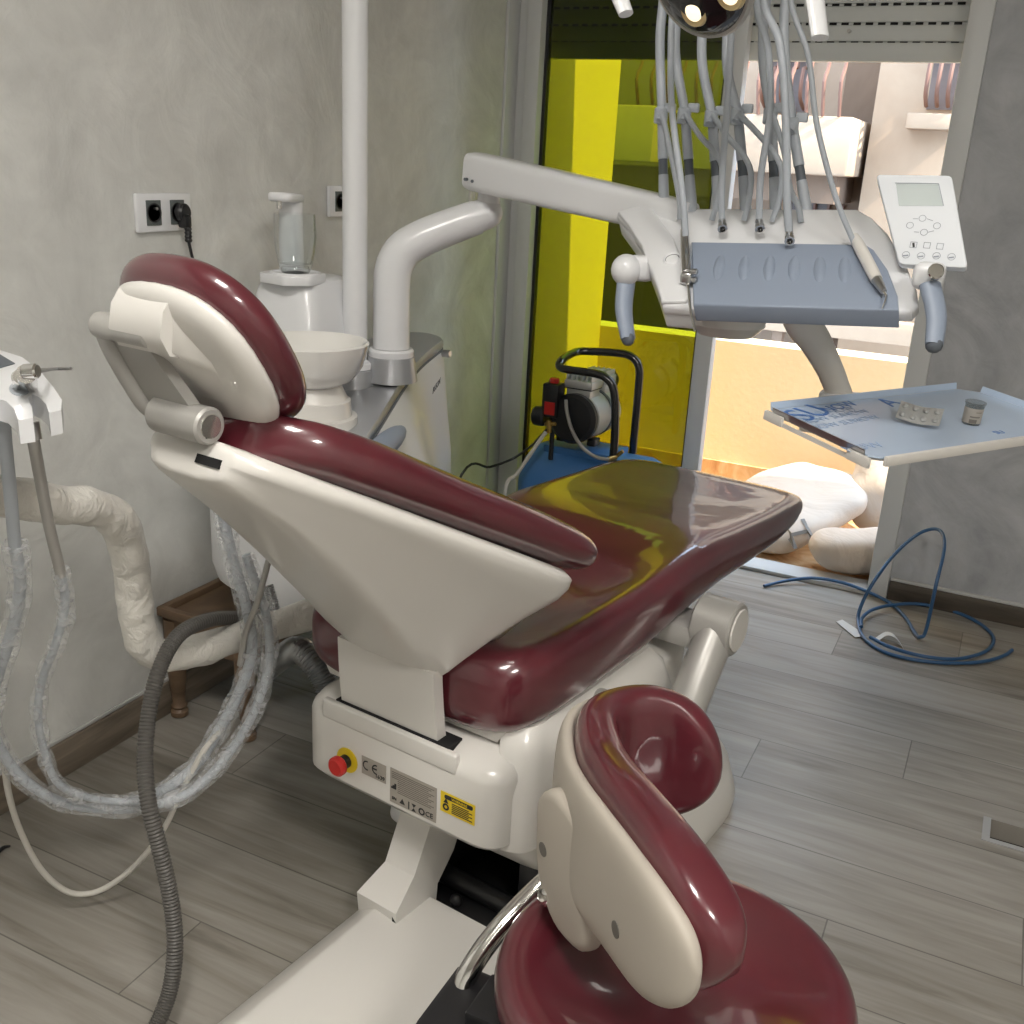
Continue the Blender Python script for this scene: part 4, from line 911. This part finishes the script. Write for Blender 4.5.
def side_strip(u0, v0, u1, v1, nx, ny):
    return join(([tr(u0, v0, -.008), tr(u1, v1, -.008), tr(u1+nx*.004, v1+ny*.004, .006), tr(u0+nx*.004, v0+ny*.004, .006), tr(u0+nx*.002, v0+ny*.002, -.008), tr(u1+nx*.002, v1+ny*.002, -.008), tr(u1+nx*.006, v1+ny*.006, .006), tr(u0+nx*.006, v0+ny*.006, .006)], [[0, 1, 2, 3], [7, 6, 5, 4], [0, 4, 5, 1], [3, 2, 6, 7], [0, 3, 7, 4], [1, 5, 6, 2]]))
obj('tray_rim', side_strip(0, V0+.02, 0, -.02, -1, 0), 'steel', tray)
obj('film_edge', side_strip(.012, 0, U1-.03, 0, 0, 1), 'film', tray)
obj('film_edge', side_strip(U1, V0+.03, U1, -.03, 1, 0), 'film', tray)
obj('tray_frame', join(trp([(.018, V0-.008), (U1-.02, V0-.008), (U1-.02, V0-.001), (.018, V0-.001)], -.016, .001, .002), trp([(-.010, V0+.004), (-.004, V0+.004), (-.004, V0+.05), (-.010, V0+.05)], -.020, -.002, .002), trp([(-.010, -.05), (-.004, -.05), (-.004, -.006), (-.010, -.006)], -.020, -.002, .002), trp([(-.006, V0+.004), (-.004, V0+.004), (-.004, -.006), (-.006, -.006)], -.020, -.012)), 'white', tray)
cl_ = []
def trtext(s, size, u, v, ang, m, nm='film_print'):
    return obj(nm, text_geo(s, size, TR.M() @ Matrix.Translation((u, v, -.0042)) @ Matrix.Rotation(ang, 4, 'Z'), ext=.0001), m, tray)
def tr_uv(px, py): return TR.uv(px, py)
q = tr_uv(800, 405); trtext('SU', .080, q[0]-.005, q[1]-.030, 0.30, 'inkblue')
q = tr_uv(830, 401); trtext('NOW', .036, q[0]+.005, q[1]-.020, 0.2, 'inkblue')
for (px_, py_) in ((822, 411), (836, 414), (846, 420)):
    q = tr_uv(px_, py_); trtext('NOW SUNOW', .026, q[0], q[1], 0.1, 'inkpale')
q = tr_uv(882, 397); trtext('A', .060, q[0], q[1]-.02, .2, 'inkblue')
q = tr_uv(864, 450); trtext('NOW', .032, q[0]+.02, q[1]+.02, 0, 'inkpale')
q = tr_uv(1000, 430); trtext('SU', .020, q[0], q[1], 0, 'inkblue')
a0, a1 = at(800, 318, y=1.96), at(838, 390, y=2.05)
mid = a0.lerp(a1, .45)+Vector((.012, 0, .0))
obj('tray_arm', tube([a0+Vector((-.01, 0, .05)), a0, a0.lerp(a1, .3)+Vector((.006, 0, 0)), a0.lerp(a1, .65)+Vector((.006, 0, 0)), a1, a1+Vector((.003, 0, -.012))], [.034, .034, .031, .027, .026, .030], 18, 5, flat=.7), 'white', tab)
obj('arm_foot', xf(prism(ngon_round([(-.045, -.03), (.065, -.03), (.075, .03), (-.045, .03)], .02, 4), .022, .006, 2), Matrix.Translation(a1+Vector((.012, 0, -.026)))), 'white2', tab)
obj('tray_bracket', span((a1.x-.03, a1.y-.20, a1.z-.046), (a1.x+.03, a1.y+.02, a1.z-.028), .004), 'white', tab)
# blister strip and small cup on the tray
q = tr_uv(918, 421); bm_ = TR.M() @ Matrix.Translation((q[0], q[1], -.003)) @ Matrix.Rotation(-.95, 4, 'Z')
bt = thing('blister_strip', 'silver blister strip lying on the blue filmed tray', 'blister pack', bm_.translation)
def sheet(fn, n=14, m_=8, wx=.036, wy=.027):
    top = [[bm_ @ Vector(((i/n-.5)*2*wx, (j/m_-.5)*2*wy, fn(i/n, j/m_))) for j in range(m_+1)] for i in range(n+1)]
    v = [p for r_ in top for p in r_]; k = m_+1; nn = len(v); v += [p-TR.n*.0008 for p in v]
    f = [[i*k+j, i*k+j+1, (i+1)*k+j+1, (i+1)*k+j] for i in range(n) for j in range(m_)]
    f += [[q_+nn for q_ in r_[::-1]] for r_ in f[:]]
    return v, f
cv = lambda a, b_: .006+.010*abs(a-.5)**1.4+.016*b_
M['foil'] = mat('crinkled_foil', (.62, .63, .63), .35, metal=.35); bump(M['foil'], noise_node(M['foil'], coords(M['foil']), 160, 2), .5, .003)
obj('foil', sheet(cv), 'foil', bt)
for i in range(4):
    for j in range(2):
        a, b_ = (i+.5)/4, (j+.5)/2
        obj('pocket', xf(sphere((0, 0, 0), 1, 12, (.0052, .0098, .004)), bm_ @ Matrix.Translation(((a-.5)*.072, (b_-.5)*.054, cv(a, b_)+.001))), 'foil', bt)
M['vial'] = glassy('translucent_vial', (.80, .80, .78), .1, 1.2)
q = tr_uv(971, 421); c0_ = tr(q[0], q[1], -.0044)
cup = thing('medicine_cup', 'small clear plastic vial with printed label at the tray right', 'vial', c0_)
obj('vial_wall', lathe([(.0, 0), (.0145, 0), (.0150, .002), (.0165, .036), (.0178, .037), (.0178, .040), (.0160, .040), (.0140, .004), (.0, .003)], 30, c0_, TR.n), 'vial', cup)
toc = (EYE-c0_); toc = (toc-TR.n*toc.dot(TR.n)).normalized(); sdx = TR.n.cross(toc)
def cyl_patch(a0_, a1_, h0, h1, r, n=10):
    v = []; 
    for i in range(n+1):
        a = a0_+(a1_-a0_)*i/n; d_ = toc*math.cos(a)+sdx*math.sin(a); v += [c0_+d_*r+TR.n*h0, c0_+d_*(r+.0006)+TR.n*h1]
    return v, [[2*i, 2*i+2, 2*i+3, 2*i+1] for i in range(n)]
lb = obj('vial_label', cyl_patch(-1.25, 1.25, .004, .031, .0163, 18), 'label', cup)
obj('label_print', join(cyl_patch(-.2, .55, .005, .012, .0168), cyl_patch(-.2, .8, .015, .0175, .0168), cyl_patch(.3, .9, .024, .0255, .0168)), 'inkfine', lb)
# ================================================================== ASSISTANT SIDE: wrapped arm, holder, suction hoses
aa = thing('assistant_holder', 'arm wrapped in white foam carrying a white instrument holder at left', 'instrument holder', at(165, 655, d=1.80))
obj('wrapped_tube', tube([at(318, 612, d=1.96), at(285, 622, d=1.93), at(230, 640, d=1.87), at(190, 652, d=1.82), at(160, 655, d=1.78), at(143, 640, d=1.74), at(135, 605, d=1.70), at(131, 565, d=1.66), at(120, 525, d=1.60), at(95, 508, d=1.54), at(55, 504, d=1.46), at(10, 497, d=1.38), at(-60, 488, d=1.28), at(-110, 470, d=1.24), at(-120, 430, d=1.22), at(-110, 395, d=1.21)], lambda t: .0290+.0016*math.sin(t*61)*math.sin(t*23+1), 20, 9, jit=.10), 'wrap', aa)
HP_ = Plane(at(0, 352, z=1.055), (1, 0, 0), (0, 1, 0))
hout = [(-120, 380), (-60, 343), (0, 350), (22, 357), (40, 371), (54, 388), (62, 400), (61, 410), (49, 413), (46, 404), (39, 397), (32, 394), (28, 398), (32, 408), (33, 418), (18, 420), (14, 409), (6, 401), (-4, 398), (-16, 404), (-20, 420), (-50, 415), (-90, 420)]
obj('holder', xf(prism([HP_.uv(*p) for p in hout], -.026, .0), HP_.M()), 'white2', aa)
obj('holder_panel', xf(prism([HP_.uv(*p) for p in ((-50, 352), (0, 355), (15, 364), (-2, 369), (-60, 368))], .0012), HP_.M()), 'dgrey', aa)
hole_pts = [HP_.uv(20+11*math.cos(a), 389+7*math.sin(a)) for a in [i*2*PI/16 for i in range(16)]]
obj('holder_seat', xf(prism(hole_pts, .0008), HP_.M()), 'lgrey', aa)

sy = thing('assistant_syringe', 'chrome three way syringe with a bent tip in the holder at the left edge', 'syringe', at(28, 388, z=1.06))
s0, s1 = at(31, 398, z=1.02), at(26, 374, z=1.09)
obj('syringe_body', join(tube([s0+(s0-s1)*.2, s0, s1], [.0075, .0095, .0105], 16, 3), cyl(at(20, 377, z=1.075), at(22, 389, z=1.05), .0095, 16, .002)), 'chrome', sy)
obj('syringe_nut', cyl(s1+Vector((-.004, 0, .002)), s1+Vector((.012, .006, .004)), .0085, 14, .002), 'chrome', sy)
t1, t2, t3 = s1+Vector((.010, .004, .004)), at(54, 369, d=1.27), at(71, 368.5, d=1.27)
obj('syringe_tip', tube([t1, t2, t3], [.0028, .0022, .0022], 8, 6), 'steel', sy)
obj('hose_collar', tube([at(30, 423, d=1.215), at(34, 440, d=1.22)], [.0105, .0095], 14, 2), 'steel', sy)
obj('hose', tube([at(31, 428, d=1.215), at(36, 455, d=1.23), at(48, 520, d=1.30), at(61, 575, d=1.36)], .0072, 12, 6), 'corr' if False else 'satin', sy)
obj('hose_sleeve', tube([at(60, 570, d=1.36), at(64, 590, d=1.38), at(66, 618, d=1.41), at(56, 645, d=1.44), at(44, 675, d=1.48), at(38, 712, d=1.52), at(42, 745, d=1.56), at(52, 775, d=1.60), at(68, 792, d=1.64), at(100, 801, d=1.69), at(150, 803, d=1.74)], lambda t: .0120+.0012*math.sin(t*70), 14, 8, jit=.22), 'pwrap', sy)
obj('inner_hose', tube([at(61, 572, d=1.36), at(65, 605, d=1.40), at(55, 646, d=1.44), at(43, 677, d=1.48), at(38, 712, d=1.52), at(44, 750, d=1.57), at(60, 785, d=1.62), at(100, 800, d=1.69), at(150, 802, d=1.74)], .0058, 10, 8), 'lgrey', sy)
def sleeve_hose(label, pts, r0, rin, start_clear=0, grp='plastic sleeved suction hoses'):
    P3 = [at(px, py, d=d_) for px, py, d_ in pts]
    t = thing('suction_hose', label, 'hose', P3[len(P3)//2], 0, grp)
    obj('plastic_sleeve', tube(P3[start_clear:], lambda u: r0*(1+.07*math.sin(u*83)), 16, 9, jit=.20), 'pwrap', t)
    obj('inner_hose', tube(P3, rin, 12, 8), 'lgrey', t)
    return t
sleeve_hose('plastic sleeved suction hose hanging down the left edge of the view', [(2, 400, 1.18), (5, 440, 1.20), (10, 490, 1.24), (15, 545, 1.30), (20, 580, 1.34), (16, 615, 1.38), (6, 650, 1.42), (-6, 690, 1.47), (-8, 725, 1.52), (4, 755, 1.57), (28, 783, 1.62), (62, 802, 1.67), (105, 809, 1.72), (150, 806, 1.76), (190, 792, 1.79), (222, 762, 1.81), (252, 716, 1.82), (268, 668, 1.82), (268, 625, 1.81), (258, 590, 1.80), (246, 555, 1.78)], .0155, .0078, 3)
sleeve_hose('thick plastic sleeved hose curving under the chair back beside the grey ribbed hose', [(120, 806, 1.78), (160, 792, 1.80), (195, 766, 1.82), (220, 728, 1.83), (240, 690, 1.83), (252, 650, 1.82), (247, 610, 1.80), (236, 570, 1.78), (226, 530, 1.75), (222, 505, 1.73)], .0175, .0095)
th = thing('suction_hose', 'thin beige hose crossing the sleeved hoses behind the chair', 'hose', at(245, 640, d=1.77), 0)
obj('hose', tube([at(270, 555, d=1.76), at(258, 600, d=1.76), at(246, 632, d=1.79), at(240, 665, d=1.82)], .0055, 10, 7), 'satin', th)
wc = [at(px, py, d=d_) for px, py, d_ in ((4, 760, 1.60), (9, 795, 1.66), (20, 830, 1.74), (40, 868, 1.80), (66, 891, 1.84), (92, 893, 1.86), (118, 880, 1.86), (145, 855, 1.85), (166, 825, 1.83), (180, 795, 1.81), (203, 752, 1.81), (226, 722, 1.83), (243, 685, 1.83), (250, 650, 1.82))]
tag(obj('cable', tube(wc, .0052, 10, 7), 'wcable'), 'thin white cable looping low over the floor at left', 'cable')
# grey ribbed hose
hp_ = crom([at(px, py, d=d_) for px, py, d_ in ((262, 622, 1.98), (235, 618, 1.89), (205, 621, 1.80), (178, 636, 1.735), (160, 668, 1.69), (149, 712, 1.67), (145, 760, 1.65), (149, 805, 1.62), (160, 850, 1.62), (170, 895, 1.63), (175, 940, 1.63), (171, 985, 1.62), (158, 1022, 1.60), (140, 1050, 1.58))], 26)
tag(obj('ribbed_hose', tube(hp_, [.0135 if i % 2 else .0118 for i in range(len(hp_))], 14, 1), 'corr'), 'dark grey ribbed hose hanging from the chair to the floor', 'hose')
# metal conduit from the cabinet to the chair
def ribbed(name, pts, r, m, label, cat, grp=None):
    q = crom(pts, 16); return tag(obj(name, tube(q, [r if i % 2 else r*.84 for i in range(len(q))], 16, 1), m), label, cat, grp)
ribbed('metal_conduit', [at(262, 672, d=2.02), at(285, 655, d=2.0), at(300, 650, d=1.97), at(318, 668, d=1.95), at(330, 690, d=1.95)], .026, 'conduit', 'thick ribbed metal conduit entering the chair housing from the left', 'conduit')
ribbed('metal_conduit', [at(268, 585, d=1.92), at(273, 602, d=1.92), at(276, 620, d=1.93), at(272, 640, d=1.95)], .0105, 'conduit', 'slim ribbed metal conduit dropping behind the sleeved hoses', 'conduit')
# small antique wooden stool by the wall
ws = thing('wooden_footstool', 'small old brown wooden footstool with turned legs against the left wall', 'stool', (-1.565, 1.83, 0))
wx0, wx1, wy0, wy1, wz = -1.685, -1.425, 1.635, 2.00, .285
obj('stool_top', span((wx0+.012, wy0+.012, wz-.018), (wx1-.012, wy1-.012, wz-.004)), 'oldwood', ws)
obj('rim', join(span((wx0-.004, wy0-.004, wz-.012), (wx1+.004, wy0+.016, wz+.012), .005), span((wx0-.004, wy1-.016, wz-.012), (wx1+.004, wy1+.004, wz+.012), .005), span((wx0-.004, wy0, wz-.012), (wx0+.016, wy1, wz+.012), .005), span((wx1-.016, wy0, wz-.012), (wx1+.004, wy1, wz+.012), .005)), 'oldwood', ws)
obj('apron', join(span((wx0+.006, wy0+.006, wz-.075), (wx1-.006, wy0+.022, wz-.012)), span((wx0+.006, wy1-.022, wz-.075), (wx1-.006, wy1-.006, wz-.012)), span((wx1-.022, wy0+.006, wz-.075), (wx1-.006, wy1-.006, wz-.012)), span((wx0+.006, wy0+.006, wz-.075), (wx0+.022, wy1-.006, wz-.012))), 'oldwood', ws)
for lx in (wx0+.024, wx1-.024):
    for ly in (wy0+.024, wy1-.024):
        obj('leg', lathe([(.014, 0), (.021, .004), (.021, .016), (.015, .022), (.020, .030), (.015, .038), (.020, .09), (.025, .155), (.025, wz-.02)], 18, (lx, ly, 0)), 'oldwood', ws)

# ================================================================== AIR COMPRESSOR by the glass
ac = thing('air_compressor', 'blue tank air compressor with black tube handle by the tinted glass', 'compressor', (-1.18, 3.10, 0))
ty, tz_, tr_ = 3.12, .285, .145
obj('tank', lathe([(0, 0), (.06, .006), (.105, .024), (.132, .05), (tr_, .085), (tr_, .445), (.132, .48), (.105, .506), (.06, .524), (0, .53)], 40, (-1.435, ty, tz_), (1, 0, 0)), 'blue', ac)
for sx in (-1.36, -1.06):
    for sy_ in (-.09, .09): obj('foot', join(cyl((sx, ty+sy_, 0), (sx, ty+sy_, .03), .022, 16, .004), span((sx-.02, ty+sy_-.02, .028), (sx+.02, ty+sy_+.02, .20))), 'black', ac)
obj('saddle_plate', join(span((-1.34, ty-.07, tz_+tr_-.02), (-1.09, ty+.08, tz_+tr_+.006), .004)), 'blue', ac)
def cp_(px, py, y): return at(px, py, y=y)
hy0, hy1 = 3.03, 3.22                       # the two uprights of the handle
a0_, a1_ = cp_(612, 468, hy0), cp_(614, 392, hy0)
c0x, c1x = cp_(640, 466, hy1), cp_(640, 372, hy1)
zt_ = cp_(560, 366, hy0).z
hpts = [Vector((a0_.x, hy0, .36)), Vector((a0_.x, hy0, .52)), Vector((a1_.x, hy0, cp_(614, 392, hy0).z)), cp_(606, 378, hy0), cp_(592, 373, hy0), cp_(570, 370, hy0+.01), cp_(560, 367, hy0+.03), cp_(562, 360, hy0+.06), cp_(576, 352, hy1-.03), cp_(592, 351.5, hy1), cp_(618, 353, hy1), cp_(632, 357, hy1), cp_(639, 368, hy1), Vector((c1x.x, hy1, c1x.z-.06)), Vector((c1x.x, hy1, .36))]
obj('carry_handle', tube(hpts, .0135, 14, 6), 'blackmetal', ac)
m0, m1 = cp_(572, 419, 3.0), cp_(599, 409, 3.24)
md = (m1-m0).normalized(); ms = md.cross(Vector((0, 0, 1))).normalized(); mu = ms.cross(md)
obj('motor_end', cyl(m0-md*.010, m0+md*.035, .082, 32, .012), 'black', ac)
obj('motor_body', join(lathe([(.070, .03), (.080, .04), (.080, .15), (.075, .155), (.075, .165), (.080, .17), (.080, .24), (.065, .25)], 36, m0, md)), 'alu', ac)
obj('motor_band', lathe([(.076, .148), (.083, .150), (.083, .168), (.076, .170)], 36, m0, md), 'dgrey', ac)
def mbox(t, s_, u, sz, r=.004): 
    mm = Matrix(((ms.x, md.x, mu.x, 0), (ms.y, md.y, mu.y, 0), (ms.z, md.z, mu.z, 0), (0, 0, 0, 1))); return box(m0+md*t+ms*s_+mu*u, sz, r, 2, mm)
obj('cylinder_head', join(mbox(.075, 0, .080, (.085, .085, .03)), mbox(.075, 0, .108, (.098, .10, .026))), 'alu', ac)
obj('head_gasket', mbox(.075, 0, .0945, (.094, .096, .004), 0), 'black', ac)
for k in range(6): obj('cooling_fin', mbox(.075, -.042+k*.0168, .126, (.006, .092, .022), .001), 'alu', ac)
obj('cylinder_head', join(mbox(.215, 0, .080, (.080, .075, .03)), mbox(.215, 0, .110, (.092, .085, .03))), 'alu', ac)
for k in range(5): obj('cooling_fin', mbox(.215, -.036+k*.018, .132, (.006, .08, .022), .001), 'alu', ac)
fq = m0+md*.27+mu*.095
obj('air_filter', cyl(fq, fq+md*.05+ms*.0, .036, 26, .008), 'black', ac)
for k in (-.055, .055): obj('mount', mbox(.07, k, -.078, (.03, .05, .025), .005), 'black', ac)
pz_ = cp_(552, 400, 3.0)
psw = obj('pressure_switch', join(span((pz_.x-.028, 2.98, pz_.z-.055), (pz_.x+.028, 3.04, pz_.z+.055), .005)), 'black', ac)
obj('switch_knob', join(cyl((pz_.x, 3.01, pz_.z+.054), (pz_.x, 3.01, pz_.z+.070), .016, 18, .003)), 'red', psw)
obj('switch_label', span((pz_.x-.016, 2.9785, pz_.z-.045), (pz_.x+.020, 2.9805, pz_.z-.003)), 'red', psw)
gz = cp_(540, 416, 3.0)
obj('gauge_block', join(cyl(gz+Vector((-.022, 0, 0)), gz+Vector((.022, 0, 0)), .032, 24, .006)), 'black', ac)
M['brass'] = mat('brass', (.55, .36, .12), .3, metal=1)
obj('brass_fitting', join(cyl(cp_(549, 420, 2.985), cp_(549, 433, 2.985), .009, 12, .002), cyl(cp_(545, 424, 2.985), cp_(556, 424, 2.985), .007, 12, .002)), 'brass', ac)
obj('switch_riser', cyl((pz_.x+.004, 3.01, pz_.z-.055), (pz_.x+.004, 3.01, tz_+tr_-.03), .008, 12), 'black', ac)
obj('pressure_hose', tube([cp_(566, 400, 2.985), cp_(567, 412, 2.97), cp_(572, 430, 2.965), cp_(582, 447, 2.97), cp_(596, 457, 2.98), cp_(609, 459.5, 3.0)], .0058, 12, 7), 'satin', ac)
obj('check_valve', join(cyl(cp_(608, 459.5, 3.0), cp_(616, 457, 3.03), .009, 14, .002), cyl(cp_(617, 456, 3.03), cp_(623, 451, 3.03), .0065, 12, .001)), 'brass', ac)
tag(obj('black_cable', tube([(-1.55, 2.60, .02), at(462, 474, y=2.74), at(490, 467, y=2.86), at(512, 459, y=2.92), at(530, 447, y=2.95), at(541, 436, y=2.97), at(547, 429, y=2.98)], .0042, 10, 7), 'black'), 'black cord sagging from the cabinet to the compressor', 'cord')
tag(obj('air_hose', tube([(-1.36, 2.84, .01), at(505, 492, y=2.88), at(517, 474, y=2.92), at(530, 455, y=2.94), at(540, 440, y=2.96), at(546, 432, y=2.975)], .0065, 10, 7), 'wcable'), 'white hose rising to the compressor in front of the door frame', 'hose')

# ================================================================== BLUE CABLE AND SCRAPS ON THE FLOOR
def fz(px, py, h=.006): return at(px, py, z=h)
Q = [fz(764, 586), fz(785, 581, .012), fz(812, 578, .022), fz(840, 582, .024), fz(866, 591, .020), fz(890, 603, .012), fz(905, 617), fz(915, 633, .008), fz(920, 637, .012), at(926, 630, z=.03), at(936, 585, y=3.16), at(944, 550, y=3.24), at(942, 533, y=3.30), at(932, 529, y=3.33), at(915, 536, y=3.33), at(893, 556, y=3.28), at(873, 583, y=3.20), fz(861, 606, .05), fz(858, 622, .012), fz(864, 638, .007), fz(882, 651), fz(910, 659), fz(945, 663), fz(980, 662), fz(1003, 656), fz(1012, 650)]
Q2 = [fz(861, 627, .014), fz(862, 618, .017), fz(872, 610, .017), fz(892, 605, .017), fz(918, 604, .012), fz(946, 609), fz(972, 619), fz(990, 632), fz(993, 643), fz(982, 653), fz(955, 659, .012), fz(922, 656, .016), fz(890, 647, .017), fz(870, 637, .018)]
bc = thing('blue_cable', 'loose coil of blue cable on the floor by the right wall', 'cable', fz(925, 635, 0))
obj('cable_loop', tube(Q, .0056, 10, 8), 'cable', bc)
obj('cable_loop', tube(Q2, .0056, 10, 8), 'cable', bc)
M['paper'] = mat('white_paper', (.66, .65, .62), .7)
def scrap(pix, lift, label, nm='paper_scrap'):
    pts = [fz(*p, .0012) for p in pix]; n = len(pts)
    v = []; 
    for i, p in enumerate(pts): v.append(p+Vector((0, 0, lift*abs(math.sin(i*1.7)))))
    v2 = [p+Vector((0, 0, .0012)) for p in v]
    f = [list(range(n))[::-1], [n+i for i in range(n)]]+[[i, (i+1) % n, n+(i+1) % n, n+i] for i in range(n)]
    return tag(obj(nm, (v+v2, f), 'paper'), label, 'paper scrap')
scrap([(836, 622), (842, 621), (862, 633), (864, 637), (855, 638)], .004, 'white paper scrap on the floor left of the blue coil')
cs = [fz(876, 640, .004), fz(886, 634, .016), fz(894, 636, .022), fz(900, 643, .010), fz(904, 650, .003)]
tag(obj('paper_scrap', loft([[p+Vector((-.004, .012, 0)), p+Vector((.004, -.012, 0)), p+Vector((.004, -.012, .0012)), p+Vector((-.004, .012, .0012))] for p in crom(cs, 4)]), 'paper'), 'curled white paper scrap inside the blue cable coil', 'paper scrap')
tag(obj('dirt_scrap', tube([fz(-4, 855), fz(3, 848, .009), fz(10, 846)], [.003, .0045, .002], 8, 4), 'black'), 'tiny black scrap on the floor at the left edge', 'scrap')
# ================================================================== LIGHT
w = bpy.data.worlds.new('sky'); sc.world = w; w.use_nodes = True
bg = w.node_tree.nodes['Background']; bg.inputs['Color'].default_value = (.60, .77, 1.0, 1); bg.inputs['Strength'].default_value = 3.0
def sun(vec, e, col):
    l = bpy.data.lights.new('sun', 'SUN'); l.energy = e; l.color = col; l.angle = .009; o = bpy.data.objects.new('sun', l); COL.objects.link(o)
    o.rotation_euler = Vector(vec).to_track_quat('Z', 'Y').to_euler()
sun((.70, -.07, .70), 7.2, (1, .93, .80))
def area(x, y, z, sx, e, col, nm):
    l = bpy.data.lights.new(nm, 'AREA'); l.shape = 'SQUARE'; l.size = sx; l.energy = e; l.color = col; o = bpy.data.objects.new(nm, l); COL.objects.link(o); o.location = (x, y, z)
area(-.35, .15, HC-.055, .54, 11, (1, .97, .93), 'ceiling_light')
area(1.2, -.4, HC-.055, .54, 19, (1, .96, .90), 'ceiling_light')  # added fill, from the second, unseen ceiling lamp
sc.view_settings.view_transform = 'Standard'; sc.view_settings.look = 'None'; sc.view_settings.gamma = 1; sc.view_settings.exposure = 1.12
